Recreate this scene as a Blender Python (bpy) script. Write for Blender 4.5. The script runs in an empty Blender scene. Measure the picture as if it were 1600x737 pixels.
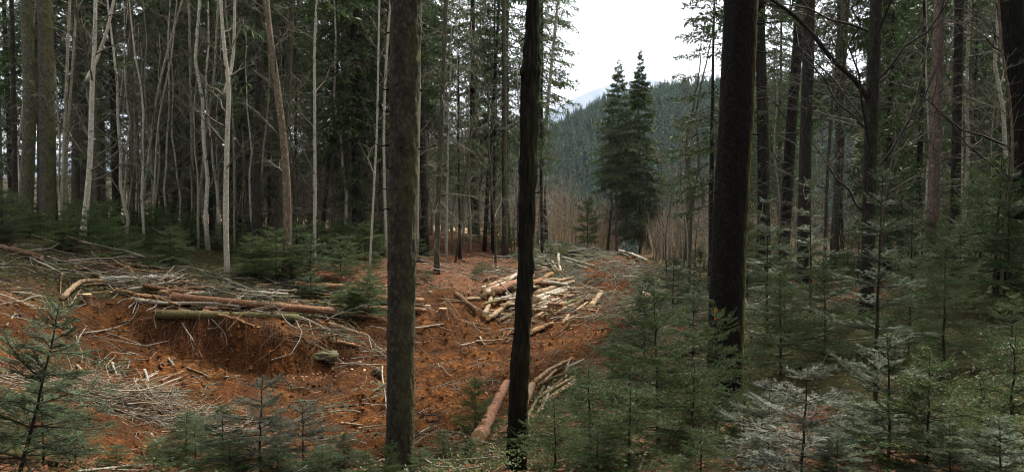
import bpy, math, random
import numpy as np
from mathutils import Vector

# ------------------------------------------------------------------ camera, world, sun, exposure
scn = bpy.context.scene
COL = scn.collection
F = 1209.0                       # focal length in pixels of the 1600 px wide photograph
CX, CY = 800.0, 368.5
PITCH = math.atan(38.5 / F)      # looking slightly down: horizon at y = 330
cam_data = bpy.data.cameras.new('camera')
cam_data.sensor_width = 36.0
cam_data.lens = 36.0 * F / 1600.0
cam_data.clip_start = 0.1
cam_data.clip_end = 12000.0
cam = bpy.data.objects.new('camera', cam_data)
cam.rotation_euler = (math.pi / 2 - PITCH, 0, 0)
COL.objects.link(cam)
scn.camera = cam

SUN_AZ = math.radians(36)        # clockwise from +Y (forward) towards +X (right)
SUN_EL = math.radians(55)
world = bpy.data.worlds.new('World')
scn.world = world
world.use_nodes = True
wt = world.node_tree
wt.nodes.clear()
w_out = wt.nodes.new('ShaderNodeOutputWorld')
w_sky = wt.nodes.new('ShaderNodeTexSky')
w_sky.sky_type = 'NISHITA'
w_sky.sun_disc = False
w_sky.sun_elevation = SUN_EL
w_sky.sun_rotation = SUN_AZ
w_bg1 = wt.nodes.new('ShaderNodeBackground')
w_bg1.inputs['Strength'].default_value = 0.10
w_bg2 = wt.nodes.new('ShaderNodeBackground')
w_bg2.inputs["Strength"].default_value = 0.78
w_noise = wt.nodes.new('ShaderNodeTexNoise')
w_noise.inputs['Scale'].default_value = 2.6
w_noise.inputs['Detail'].default_value = 5.0
w_ramp = wt.nodes.new('ShaderNodeValToRGB')
w_ramp.color_ramp.elements[0].position = 0.30
w_ramp.color_ramp.elements[0].color = (0.88, 0.87, 0.86, 1)
w_ramp.color_ramp.elements[1].position = 0.70
w_ramp.color_ramp.elements[1].color = (1.0, 0.985, 0.96, 1)
w_tc = wt.nodes.new('ShaderNodeTexCoord')
w_map = wt.nodes.new('ShaderNodeMapping')
w_map.inputs['Scale'].default_value = (1, 1, 2.5)
w_mix = wt.nodes.new('ShaderNodeMixShader')
w_mix.inputs[0].default_value = 0.95
wt.links.new(w_tc.outputs['Generated'], w_map.inputs['Vector'])
wt.links.new(w_map.outputs[0], w_noise.inputs['Vector'])
wt.links.new(w_noise.outputs['Fac'], w_ramp.inputs[0])
wt.links.new(w_ramp.outputs[0], w_bg2.inputs['Color'])
wt.links.new(w_sky.outputs[0], w_bg1.inputs['Color'])
wt.links.new(w_bg1.outputs[0], w_mix.inputs[1])
wt.links.new(w_bg2.outputs[0], w_mix.inputs[2])
wt.links.new(w_mix.outputs[0], w_out.inputs['Surface'])

sun_data = bpy.data.lights.new('sun', 'SUN')
sun_data.energy = 3.7
sun_data.angle = math.radians(4)
sun_data.color = (1.0, 0.93, 0.82)
sun = bpy.data.objects.new('sun', sun_data)
COL.objects.link(sun)
sd = Vector((math.sin(SUN_AZ) * math.cos(SUN_EL), math.cos(SUN_AZ) * math.cos(SUN_EL), math.sin(SUN_EL)))
sun.rotation_euler = sd.to_track_quat('Z', 'Y').to_euler()
sun.location = sd * 60

scn.view_settings.view_transform = 'Standard'
scn.view_settings.look = 'None'
scn.view_settings.gamma = 1.0
scn.view_settings.exposure = 1.62
scn.render.engine = 'CYCLES'
cy = scn.cycles
cy.max_bounces = 5
cy.diffuse_bounces = 3
cy.glossy_bounces = 2
cy.transmission_bounces = 3
cy.volume_bounces = 0
cy.transparent_max_bounces = 4
cy.caustics_reflective = False
cy.caustics_refractive = False
cy.use_adaptive_sampling = True
cy.adaptive_threshold = 0.02
cy.use_denoising = True
cy.pixel_filter_type = 'BLACKMAN_HARRIS'
cy.filter_width = 1.1

RNG = np.random.default_rng(7)
TAU = 2 * math.pi


# ------------------------------------------------------------------ noise and small maths
def _hash(ix, iy, seed):
    h = (ix.astype(np.int64) * 374761393 + iy.astype(np.int64) * 668265263 + seed * 974634777) & 0x7fffffff
    h = ((h ^ (h >> 13)) * 1274126177) & 0x7fffffff
    return ((h ^ (h >> 16)) & 0xffff) / 65535.0


def vnoise(x, y, seed=0):
    x = np.asarray(x, float); y = np.asarray(y, float)
    ix = np.floor(x); iy = np.floor(y)
    fx = x - ix; fy = y - iy
    fx = fx * fx * (3 - 2 * fx); fy = fy * fy * (3 - 2 * fy)
    a = _hash(ix, iy, seed); b = _hash(ix + 1, iy, seed)
    c = _hash(ix, iy + 1, seed); d = _hash(ix + 1, iy + 1, seed)
    return (a + (b - a) * fx) * (1 - fy) + (c + (d - c) * fx) * fy


def fbm(x, y, seed=0, octaves=4):
    s = 0; a = 1; t = 0
    for k in range(octaves):
        s = s + a * (vnoise(x * 2 ** k + 17.3 * k, y * 2 ** k + 9.1 * k, seed + k) * 2 - 1)
        t += a; a *= 0.5
    return s / t


def smooth(a, b, x):
    t = np.clip((x - a) / (b - a), 0, 1)
    return t * t * (3 - 2 * t)


def unit(v):
    return v / np.maximum(np.linalg.norm(v, axis=-1, keepdims=True), 1e-9)


def ray(px, py):
    a = (px - CX) / F; b = -(py - CY) / F
    c, s = math.cos(PITCH), math.sin(PITCH)
    return np.array([a, c + b * s, -s + b * c])


def at(px, py, Y):
    r = ray(px, py)
    return r * (Y / r[1])


# ------------------------------------------------------------------ terrain
def rbf_fit(pts):
    pts = np.array(pts, float)
    n = len(pts)
    d = np.linalg.norm(pts[:, None, :2] - pts[None, :, :2], axis=2)
    A = np.zeros((n + 3, n + 3))
    A[:n, :n] = -np.sqrt(d * d + 1.0) + np.eye(n) * -0.02
    A[:n, n] = 1; A[:n, n + 1:] = pts[:, :2]
    A[n, :n] = 1; A[n + 1:, :n] = pts[:, :2].T
    b = np.zeros(n + 3); b[:n] = pts[:, 2]
    return pts, np.linalg.solve(A, b)


def rbf_eval(fit, x, y):
    pts, w = fit
    out = w[len(pts)] + w[len(pts) + 1] * x + w[len(pts) + 2] * y
    for (a, b, _), k in zip(pts, w):
        out = out - k * np.sqrt((x - a) ** 2 + (y - b) ** 2 + 1.0)
    return out


def _pp(lst):
    return [tuple(at(*p)) for p in lst]


LOW = _pp([(300, 650, 11.5), (300, 737, 8.6), (600, 737, 7.7), (820, 737, 7.3), (1000, 737, 5.7), (1200, 737, 5.2),
           (1500, 737, 5.0), (1590, 600, 7.5), (0, 737, 6.4), (400, 600, 14.0), (400, 578, 15.2), (250, 600, 12.7),
           (550, 600, 14.1), (550, 570, 15.6), (640, 545, 17), (640, 650, 11.5), (740, 620, 12.6), (850, 520, 19.2), (850, 560, 16.2),
           (930, 460, 27), (900, 480, 23.5), (970, 402, 41), (1000, 402, 42), (950, 520, 17.5), (900, 600, 12),
           (1000, 500, 17.5), (1070, 485, 19), (1010, 430, 29), (1135, 640, 8.75), (1220, 480, 13), (1355, 490, 12.5),
           (1400, 440, 17), (1580, 445, 13), (1500, 405, 25), (1300, 410, 27), (1150, 420, 28), (1100, 400, 40),
           (100, 610, 11.5), (0, 600, 10), (100, 540, 13), (0, 480, 13), (0, 400, 16), (-200, 420, 15)])
LOW += [(0, 0, -1.62), (0, -8, -1.2), (-8, 0, -1.45), (8, 0, -1.3), (9, -8, -0.9), (-9, -8, -0.9), (-3, 4.5, -1.95),
        (20, 14, -0.9), (25, 40, -2.2), (-14, 8, -1.0), (0, 4, -1.85), (-30, 30, 0.0), (-25, 10, 0.0), (25, 0, -0.5)]
UPP = _pp([(40, 372, 18), (75, 374, 18.4), (128, 382, 18), (180, 374, 22), (303, 372, 23), (355, 432, 18), (397, 406, 21),
           (447, 432, 18.3), (492, 412, 21), (540, 381, 28), (577, 430, 20), (682, 425, 22), (697, 402, 27), (718, 395, 29),
           (800, 386, 34), (845, 381, 37), (400, 493, 15.6), (200, 478, 15), (100, 470, 14.6), (0, 400, 16), (0, 480, 13),
           (100, 540, 13), (640, 482, 18.4), (760, 470, 21.5), (880, 402, 36), (820, 430, 27), (520, 508, 16.5), (-200, 420, 15),
           (0, 600, 10), (100, 610, 11.5), (950, 392, 46)])
UPP += [(-26, 40, -0.6), (-10, 60, -1.6), (-40, 60, -0.5), (0, 60, -2.2), (-30, 20, 0.2), (-25, 10, 0.0), (-60, 40, 1.0)]
FL, FU = rbf_fit(LOW), rbf_fit(UPP)
EDGE_X = np.array([-30, -12, -9, -7.4, -6.0, -4.67, -3.75, -2.81, -1.73, -0.69, 0.89, 2.98, 5.7, 9, 20])
EDGE_Y = np.array([10, 12.0, 13.4, 14.6, 15.1, 15.35, 15.8, 16.8, 18.8, 20.6, 26.6, 36, 46, 60, 120])


def edge_d(x, y):
    ye = np.interp(x, EDGE_X, EDGE_Y)
    sl = (np.interp(x + .5, EDGE_X, EDGE_Y) - np.interp(x - .5, EDGE_X, EDGE_Y))
    return (y - ye) / np.sqrt(1 + sl * sl)


def soil_mask(x, y):
    """1 on bare dug soil: the road, the bank face and the spoil beside them"""
    d = edge_d(x, y)
    px = CX + F * x / np.maximum(y, 1.0)
    n = fbm(x * .5, y * .5, 40) * 0.9
    along = smooth(-9.5, -7.2, x + n)
    # right / lower limit of the road in plan
    rx = np.interp(y, [5, 9, 11, 13, 16, 20, 27, 36, 44, 50], [-1.2, -0.7, -0.3, 0.9, 2.3, 2.8, 3.9, 5.5, 7.3, 8])
    right = smooth(0.5, -0.4, x - rx + n * .8)
    up = smooth(1.3, 0.2, d + n * .8 + 1.7 * smooth(20.5, 25, y))
    near = smooth(7.4, 9.6, y + n)
    far = smooth(50, 45, y)
    return along * right * up * near * far


def drop_start(x):
    return np.interp(x, [-40, -3, 1.5, 4, 11, 14, 22, 40], [105, 90, 58, 46, 46, 52, 75, 75])


RIDGE_PX = np.array([300, 700, 860, 900, 940, 1000, 1060, 1120, 1400])
RIDGE_Z = np.array([16, 22, 28.5, 35.5, 42.5, 47.5, 51.5, 53, 54.])


def H(x, y):
    x = np.asarray(x, float); y = np.asarray(y, float)
    yc = np.clip(y, -8, 62); xc = np.clip(x, -45, 40)
    lo = rbf_eval(FL, xc, yc); up = rbf_eval(FU, xc, yc)
    d = edge_d(xc, yc)
    n1 = fbm(x * 1.3, y * 0.5, 3)
    w = smooth(-0.62, 0.08, d + 0.30 * n1 + 0.12 * fbm(x * 4, y * 2, 9))
    w = np.where(x < -9, smooth(-3, 3, d), w)
    h = lo + (np.maximum(up, lo) - lo) * w
    s = soil_mask(x, y)
    near = smooth(70, 40, y)
    h = h + near * (0.10 * fbm(x * .35, y * .35, 5) + (0.035 + 0.085 * s) * fbm(x * 1.4, y * 1.4, 11)
                    + (0.02 + 0.13 * s) * fbm(x * 3.8, y * 3.8, 21, 4))
    dd = d + .25 * fbm(x * .3, y * .3, 33)
    h = h - s * smooth(10.5, 13, y) * (.11 + .06 * fbm(x * .8, y * .8, 35)) * (np.exp(-((dd + 1.5) / .22) ** 2) + np.exp(-((dd + 3.0) / .22) ** 2)) + s * smooth(10.5, 13, y) * .06 * np.exp(-((dd + 2.25) / .3) ** 2)
    ys = drop_start(x)
    t = np.maximum(y - ys, 0)
    bottom = -40.0
    fall = h - 0.36 * t * t / (t + 8)
    px = CX + F * x / np.maximum(y, 1.0)
    ridge = np.interp(px, RIDGE_PX, RIDGE_Z) + 5 * fbm(x * .012, y * .012, 31)
    hill = bottom + (ridge - bottom) * smooth(150, 335, y) - 0.12 * np.maximum(y - 345, 0)
    far = np.maximum(fall, hill)
    return np.where(y > ys, far, h)


def ground_at(px, py, ymin=2.5, ymax=60):
    r = ray(px, py)
    Y = np.linspace(ymin, ymax, 1200)
    x = r[0] / r[1] * Y; z = r[2] / r[1] * Y
    below = z < H(x, Y)
    k = int(np.argmax(below)) if below.any() else len(Y) - 1
    return np.array([x[k], Y[k], float(H(x[k], Y[k]))])


# ------------------------------------------------------------------ mesh builder
class MB:
    def __init__(self):
        self.V = []; self.Q = []; self.T = []; self.qm = []; self.tm = []; self.n = 0

    def quads(self, v, q, m=0):
        self.V.append(np.asarray(v, np.float32).reshape(-1, 3)); q = np.asarray(q, np.int32).reshape(-1, 4)
        self.Q.append(q + self.n); self.qm.append(np.full(len(q), m, np.int32)); self.n += len(self.V[-1])

    def tris(self, v, t, m=0):
        self.V.append(np.asarray(v, np.float32).reshape(-1, 3)); t = np.asarray(t, np.int32).reshape(-1, 3)
        self.T.append(t + self.n); self.tm.append(np.full(len(t), m, np.int32)); self.n += len(self.V[-1])

    def tubes(self, P, R, S=3, m=0, cap=True, jit=None):
        P = np.asarray(P, float)
        if P.ndim == 2: P = P[None]
        M, N, _ = P.shape
        R = np.asarray(R, float)
        if R.ndim == 1: R = np.broadcast_to(R[None], (M, N))
        T = unit(np.gradient(P, axis=1))
        D = unit(P[:, -1] - P[:, 0])
        ref = np.where(np.abs(D[:, 2:3]) > 0.8, np.array([[1.0, 0, 0]]), np.array([[0, 0, 1.0]]))
        A = unit(np.cross(T, ref[:, None, :])); B = np.cross(T, A)
        an = TAU * np.arange(S) / S
        RR = R[:, :, None] if jit is None else R[:, :, None] * jit
        V = P[:, :, None, :] + RR[..., None] * (A[:, :, None, :] * np.cos(an)[None, None, :, None] + B[:, :, None, :] * np.sin(an)[None, None, :, None])
        i = np.arange(M)[:, None, None] * N * S; j = np.arange(N - 1)[None, :, None] * S; k = np.arange(S)[None, None, :]
        k2 = (k + 1) % S
        q = np.stack([i + j + k2, i + j + k, i + j + S + k, i + j + S + k2], -1)
        base = self.n
        self.quads(V, q, m)
        if cap and S > 3:
            for a in range(M):
                for e, fl in ((0, 0), (N - 1, 1)):
                    idx = base + a * N * S + e * S + np.arange(S)
                    t = [(idx[0], idx[b + 1], idx[b]) if fl == 0 else (idx[0], idx[b], idx[b + 1]) for b in range(1, S - 1)]
                    t = [(c, b_, a_) for a_, b_, c in t]
                    self.T.append(np.array(t, np.int32)); self.tm.append(np.full(len(t), m, np.int32))
        return V

    def mesh(self, name, mats, smooth_=True):
        me = bpy.data.meshes.new(name)
        V = np.concatenate(self.V) if self.V else np.zeros((0, 3), np.float32)
        Q = np.concatenate(self.Q) if self.Q else np.zeros((0, 4), np.int32)
        T = np.concatenate(self.T) if self.T else np.zeros((0, 3), np.int32)
        me.vertices.add(len(V)); me.vertices.foreach_set('co', V.ravel())
        loops = np.concatenate([Q.ravel(), T.ravel()]).astype(np.int32)
        me.loops.add(len(loops)); me.loops.foreach_set('vertex_index', loops)
        npoly = len(Q) + len(T)
        me.polygons.add(npoly)
        ls = np.concatenate([np.arange(len(Q)) * 4, len(Q) * 4 + np.arange(len(T)) * 3]).astype(np.int32)
        me.polygons.foreach_set('loop_start', ls)
        mi = np.concatenate([*(self.qm or [np.zeros(0, np.int32)]), *(self.tm or [np.zeros(0, np.int32)])]).astype(np.int32)
        me.polygons.foreach_set('material_index', mi)
        me.polygons.foreach_set('use_smooth', np.full(npoly, smooth_, bool))
        for m_ in (mats if isinstance(mats, (list, tuple)) else [mats]): me.materials.append(m_)
        me.update(calc_edges=True)
        return me


def link(name, me, parent=None, loc=None, rot=None, scale=None):
    o = bpy.data.objects.new(name, me)
    COL.objects.link(o)
    if parent is not None: o.parent = parent
    if loc is not None: o.location = loc
    if rot is not None: o.rotation_euler = rot
    if scale is not None: o.scale = scale if hasattr(scale, '__len__') else (scale,) * 3
    return o


def tag(o, label, cat, group=None):
    o['label'] = label; o['category'] = cat
    if group: o['group'] = group
    return o


def thing(name, loc, label, cat, group=None, rz=0.0, scale=1.0):
    o = link(name, None, None, loc, (0, 0, rz), scale)
    o.empty_display_size = 0.2
    return tag(o, label, cat, group)


# ------------------------------------------------------------------ materials
class NT:
    def __init__(self, name):
        self.m = bpy.data.materials.new(name); self.m.use_nodes = True
        self.t = self.m.node_tree; self.t.nodes.clear()
        self.out = self.t.nodes.new('ShaderNodeOutputMaterial')

    def n(self, typ, **kw):
        nd = self.t.nodes.new(typ)
        for k, v in kw.items():
            if k in nd.inputs.keys(): self.set(nd.inputs[k], v)
            else: setattr(nd, k, v)
        return nd

    def set(self, sock, v):
        if hasattr(v, 'is_output') or isinstance(v, bpy.types.NodeSocket): self.t.links.new(v, sock)
        else: sock.default_value = v

    def coord(self, which='Object', scale=(1, 1, 1)):
        tc = self.n('ShaderNodeTexCoord'); mp = self.n('ShaderNodeMapping')
        self.t.links.new(tc.outputs[which], mp.inputs['Vector']); mp.inputs['Scale'].default_value = scale
        return mp.outputs[0]

    def wpos(self, scale=(1, 1, 1)):
        g = self.n('ShaderNodeNewGeometry'); mp = self.n('ShaderNodeMapping')
        self.t.links.new(g.outputs['Position'], mp.inputs['Vector']); mp.inputs['Scale'].default_value = scale
        return mp.outputs[0]

    def noise(self, vec, scale, detail=4, rough=.6):
        nd = self.n('ShaderNodeTexNoise'); self.t.links.new(vec, nd.inputs['Vector'])
        nd.inputs['Scale'].default_value = scale; nd.inputs['Detail'].default_value = detail; nd.inputs['Roughness'].default_value = rough
        return nd.outputs['Fac']

    def voro(self, vec, scale, feature='F1', out='Distance'):
        nd = self.n('ShaderNodeTexVoronoi', feature=feature); self.t.links.new(vec, nd.inputs['Vector'])
        nd.inputs['Scale'].default_value = scale
        return nd.outputs[out]

    def ramp(self, fac, stops):
        nd = self.n('ShaderNodeValToRGB'); cr = nd.color_ramp
        while len(cr.elements) < len(stops): cr.elements.new(0.5)
        for e, (p, c) in zip(cr.elements, stops):
            e.position = p; e.color = (c, c, c, 1) if not hasattr(c, '__len__') else (*c, 1)
        self.t.links.new(fac, nd.inputs[0])
        return nd.outputs[0]

    def mix(self, fac, a, b, blend='MIX'):
        nd = self.n('ShaderNodeMix', data_type='RGBA', blend_type=blend)
        self.set(nd.inputs[0], fac)
        for s, v in ((nd.inputs[6], a), (nd.inputs[7], b)):
            if isinstance(v, bpy.types.NodeSocket): self.t.links.new(v, s)
            else: s.default_value = (*v, 1)
        return nd.outputs[2]

    def math(self, op, a, b=0.0):
        nd = self.n('ShaderNodeMath', operation=op)
        self.set(nd.inputs[0], a); self.set(nd.inputs[1], b)
        return nd.outputs[0]

    def bump(self, h, strength=.5, dist=.02):
        nd = self.n('ShaderNodeBump'); self.t.links.new(h, nd.inputs['Height'])
        nd.inputs['Strength'].default_value = strength; nd.inputs['Distance'].default_value = dist
        return nd.outputs[0]

    def rand(self):
        return self.n('ShaderNodeObjectInfo').outputs['Random']

    def finish(self, color, rough=.85, spec=.25, normal=None, transl=None):
        b = self.n('ShaderNodeBsdfPrincipled')
        self.set(b.inputs['Base Color'], color if isinstance(color, bpy.types.NodeSocket) else (*color, 1))
        self.set(b.inputs['Roughness'], rough); self.set(b.inputs['Specular IOR Level'], spec)
        if normal is not None: self.t.links.new(normal, b.inputs['Normal'])
        sh = b.outputs[0]
        if transl:
            tr = self.n('ShaderNodeBsdfTranslucent')
            self.set(tr.inputs['Color'], color if isinstance(color, bpy.types.NodeSocket) else (*color, 1))
            mx = self.n('ShaderNodeMixShader'); mx.inputs[0].default_value = transl
            self.t.links.new(sh, mx.inputs[1]); self.t.links.new(tr.outputs[0], mx.inputs[2]); sh = mx.outputs[0]
        self.t.links.new(sh, self.out.inputs['Surface'])
        return self.m


def bark(name, dark, light, patch=None, patch_amt=.5, moss=None, moss_amt=.45, vscale=1.0, zst=.35, rel=.6, spots=None, msharp=False):
    N = NT(name)
    v = N.coord('Object', (1, 1, zst)); v1 = N.coord('Object')
    n1 = N.noise(v, 14 * vscale, 6, .7); n2 = N.noise(v1, 3.0, 3, .5)
    vo = N.voro(v, 34 * vscale)
    c = N.mix(N.ramp(n1, [(.32, 0.0), (.68, 1.0)]), dark, light)
    c = N.mix(N.ramp(vo, [(.25, 0.0), (.6, .65)]), c, tuple(x * .45 for x in dark))
    if patch:
        c = N.mix(N.ramp(N.noise(v1, 7 * vscale, 5, .7), [(patch_amt, 0.0), (patch_amt + .07, 1.0)]), c, patch)
    if spots:
        c = N.mix(N.ramp(N.voro(N.coord('Object', (1, 1, 1.6)), 9 * vscale), [(.12, 1.0), (.2, 0.0)]), c, spots)
    if moss:
        g = N.n('ShaderNodeNewGeometry'); sp = N.n('ShaderNodeSeparateXYZ'); N.t.links.new(g.outputs['Normal'], sp.inputs[0])
        side = sp.outputs[0] if msharp else N.math('MULTIPLY', N.math('ADD', sp.outputs[0], 1.0), 0.5)
        f = N.math('MULTIPLY', N.ramp(side, [(.55, 0.0), (.9, 1.0)] if msharp else [(.4, 0.05), (.95, 1.0)]), N.ramp(N.math('ADD', n1, N.math('MULTIPLY', n2, .6)), [(.6, 0.0), (.95, 1.0)]))
        c = N.mix(N.math('MULTIPLY', f, moss_amt * 2), c, moss)
    r = N.rand()
    c = N.mix(N.ramp(r, [(0, 0.0), (1, .35)]), c, tuple(x * .5 for x in dark))
    nb = N.bump(N.math('SUBTRACT', n1, N.math('MULTIPLY', vo, .6)), rel, .02)
    return N.finish(c, .9, .15, nb)


M = {}
M['bark_brown'] = bark('bark_brown', (.040, .036, .030), (.125, .114, .093), moss=(.105, .105, .036), patch=(.19, .18, .14), patch_amt=.64, moss_amt=.5, zst=.6, vscale=.85, rel=1.0)
M['bark_lichen'] = bark('bark_lichen', (.055, .049, .038), (.14, .127, .10), patch=(.26, .26, .21), patch_amt=.61, moss=(.09, .10, .04))
M['bark_dark'] = bark('bark_dark', (.018, .016, .014), (.052, .046, .04), moss=(.06, .06, .025), moss_amt=.3)
M['bark_black'] = bark('bark_black', (.006, .0055, .005), (.022, .019, .015), patch=(.075, .066, .042), patch_amt=.66, moss=(.055, .055, .022), moss_amt=.35, zst=.22, rel=1.0)
M['bark_moss'] = bark('bark_moss', (.008, .007, .006), (.026, .022, .018), moss=(.15, .14, .03), moss_amt=.8, msharp=True, zst=.5, vscale=1.2, rel=1.0)
M['bark_pale'] = bark('bark_pale', (.25, .235, .18), (.52, .49, .39), patch=(.09, .085, .065), patch_amt=.60, moss=(.14, .15, .06), moss_amt=.25, zst=.6, rel=.3)
M['bark_birch'] = bark('bark_birch', (.36, .335, .27), (.66, .63, .54), patch=(.10, .085, .065), patch_amt=.62, zst=.9, rel=.25)
M['bark_pink'] = bark('bark_pink', (.12, .088, .072), (.24, .185, .155), patch=(.30, .26, .22), patch_amt=.64, rel=.4)
M['bark_peeling'] = bark('bark_peeling', (.11, .085, .06), (.27, .21, .15), patch=(.42, .36, .27), patch_amt=.60, rel=.6)
M['bark_young'] = bark('bark_young', (.035, .03, .022), (.09, .08, .06), rel=.3)
M['twig_grey'] = bark('twig_grey', (.10, .092, .07), (.26, .24, .19), rel=.2)
M['twig_dark'] = bark('twig_dark', (.03, .027, .024), (.08, .072, .064), rel=.2)
M['wood_grey'] = bark('wood_grey', (.26, .23, .185), (.60, .54, .44), patch=(.12, .09, .06), patch_amt=.57, zst=.7, rel=.5)
M['wood_pale'] = bark('wood_pale', (.23, .15, .085), (.52, .39, .245), patch=(.13, .085, .05), patch_amt=.57, zst=.6, rel=.5)
M['wood_red'] = bark('wood_red', (.17, .080, .043), (.38, .215, .13), patch=(.09, .05, .03), patch_amt=.57, zst=.5, rel=.6, spots=(.07, .045, .03))
M['wood_peeled'] = bark('wood_peeled', (.22, .11, .05), (.52, .33, .18), patch=(.10, .06, .035), patch_amt=.55, zst=.5, rel=.6, spots=(.10, .06, .035))
M['wood_mossy'] = bark('wood_mossy', (.09, .07, .035), (.22, .175, .09), patch=(.48, .27, .11), patch_amt=.62, moss=(.11, .12, .04), moss_amt=.5, zst=1)
M['wood_brown'] = bark('wood_brown', (.10, .055, .03), (.23, .135, .08), zst=1)


def mk_cut():
    N = NT('cut_wood')
    v = N.coord('Object')
    n = N.noise(v, 20, 4, .6)
    c = N.ramp(n, [(.3, (.30, .165, .075)), (.55, (.55, .36, .19)), (.8, (.68, .50, .31))])
    return N.finish(c, .8, .2, N.bump(n, .3, .01))


M['cut'] = mk_cut()


def foliage(name, a, b, back=None, rough=.5, spec=.35, transl=.22, bare=None, nscale=1.6):
    N = NT(name)
    n = N.noise(N.coord('Object'), nscale, 3, .6)
    n2 = N.noise(N.coord('Object'), nscale * 14, 2, .6)
    f = N.ramp(N.math('ADD', N.math('MULTIPLY', n, .55), N.math('MULTIPLY', n2, .45)), [(.33, 0.0), (.66, 1.0)])
    c = N.mix(f, a, b)
    r = N.rand()
    c = N.mix(N.math('MULTIPLY', r, .55), c, tuple((x * .5 + y * .3) for x, y in zip(a, b)))
    if bare:
        c = N.mix(N.ramp(N.noise(N.coord('Object'), nscale * 2.3, 3, .7), [(.60, 0.0), (.70, .8)]), c, bare)
    if back:
        g = N.n('ShaderNodeNewGeometry')
        c = N.mix(N.math('MULTIPLY', g.outputs['Backfacing'], .7), c, back)
    return N.finish(c, rough, spec, None, transl)


M['needle_spruce'] = foliage('needle_spruce', (.036, .073, .016), (.105, .170, .042), rough=.5, spec=.35)
M['needle_bright'] = foliage('needle_bright', (.05, .09, .02), (.125, .185, .045), rough=.5, spec=.35)
M['needle_fir'] = foliage('needle_fir', (.032, .066, .024), (.085, .138, .055), back=(.10, .13, .08), rough=.58, spec=.25)
M['needle_silver'] = foliage('needle_silver', (.05, .072, .040), (.135, .162, .108), back=(.17, .195, .165), rough=.5, spec=.35)
M['needle_forest'] = foliage('needle_forest', (.030, .062, .018), (.092, .145, .046), nscale=.7, rough=.6, spec=.25, bare=(.07, .06, .045))
M['needle_edge'] = foliage('needle_edge', (.034, .060, .020), (.095, .130, .050), nscale=.6, rough=.6, spec=.25)
M['needle_far'] = foliage('needle_far', (.010, .026, .017), (.050, .082, .036), nscale=.22, rough=.7, spec=.15, bare=(.09, .085, .045))
M['brush'] = foliage('brush', (.36, .28, .20), (.56, .46, .345), nscale=.4, rough=.85, spec=.1, transl=.3)
M['leaf_dead'] = foliage('leaf_dead', (.10, .040, .019), (.235, .10, .05), nscale=2.2, rough=.75, spec=.2, transl=.15, bare=(.15, .10, .07))
M['cover'] = foliage('cover', (.042, .066, .018), (.12, .145, .045), nscale=.9, rough=.6, spec=.25, bare=(.13, .10, .045))


def mk_ground():
    N = NT('ground')
    at_ = N.n('ShaderNodeAttribute', attribute_name='mask')
    sp = N.n('ShaderNodeSeparateColor'); N.t.links.new(at_.outputs['Color'], sp.inputs[0])
    soil, moss, leaf = sp.outputs[0], sp.outputs[1], sp.outputs[2]
    p = N.wpos()
    n1 = N.noise(p, 1.3, 6, .65); n2 = N.noise(p, 9, 5, .7); n3 = N.noise(p, 42, 4, .7)
    vo = N.voro(p, 26)
    # soil
    cs = N.ramp(n2, [(.34, (.016, .007, .003)), (.48, (.078, .030, .009)), (.68, (.225, .092, .027))])
    cs = N.mix(N.ramp(n1, [(.36, 0.0), (.60, .88)]), cs, (.050, .022, .010))
    cs = N.mix(N.ramp(N.noise(p, .45, 4, .6), [(.46, 0.0), (.64, .75)]), cs, (.034, .018, .010))
    cs = N.mix(N.ramp(n3, [(.62, 0.0), (.72, .7)]), cs, (.22, .105, .045))
    cs = N.mix(N.ramp(vo, [(.0, .7), (.16, 0.0)]), cs, (.045, .02, .011))
    # leaf litter
    vc = N.voro(p, 30, 'F1', 'Color')
    spv = N.n('ShaderNodeSeparateColor'); N.t.links.new(vc, spv.inputs[0])
    cl = N.ramp(spv.outputs[0], [(.0, (.038, .018, .011)), (.4, (.085, .037, .020)), (.75, (.15, .067, .036)), (1.0, (.24, .13, .08))])
    cl = N.mix(N.ramp(n1, [(.45, 0.0), (.75, .7)]), cl, (.075, .05, .03))
    # moss, needles
    cm = N.ramp(n2, [(.3, (.012, .011, .006)), (.55, (.036, .036, .015)), (.75, (.075, .058, .030))])
    cm = N.mix(N.ramp(n3, [(.58, 0.0), (.7, .6)]), cm, (.11, .065, .036))
    c = N.mix(N.ramp(N.math('ADD', leaf, N.math('MULTIPLY', N.math('SUBTRACT', n2, .5), .8)), [(.4, 0.0), (.6, 1.0)]), cm, cl)
    c = N.mix(N.ramp(N.math('ADD', soil, N.math('MULTIPLY', N.math('SUBTRACT', n2, .5), .9)), [(.4, 0.0), (.6, 1.0)]), c, cs)
    cg = N.ramp(n2, [(.3, (.20, .145, .09)), (.55, (.36, .27, .17)), (.75, (.46, .36, .24))])
    c = N.mix(moss, c, cg)
    hgt = N.math('ADD', N.math('MULTIPLY', n2, .6), N.math('ADD', N.math('MULTIPLY', n3, .35), N.math('MULTIPLY', vo, .4)))
    return N.finish(c, .97, .03, N.bump(hgt, .9, .06))


M['ground'] = mk_ground()


def mk_rock(name, a, b, moss):
    N = NT(name)
    v = N.coord('Object'); n = N.noise(v, 6, 6, .7); n2 = N.noise(v, 40, 4, .7)
    c = N.ramp(n, [(.35, a), (.65, b)])
    g = N.n('ShaderNodeNewGeometry'); sp = N.n('ShaderNodeSeparateXYZ'); N.t.links.new(g.outputs['Normal'], sp.inputs[0])
    if moss: c = N.mix(N.math('MULTIPLY', N.ramp(sp.outputs[2], [(.2, 0.0), (.7, 1.0)]), N.ramp(n, [(.4, 0.0), (.55, .9)])), c, moss)
    return N.finish(c, .9, .2, N.bump(N.math('ADD', n, n2), .6, .02))


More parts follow.
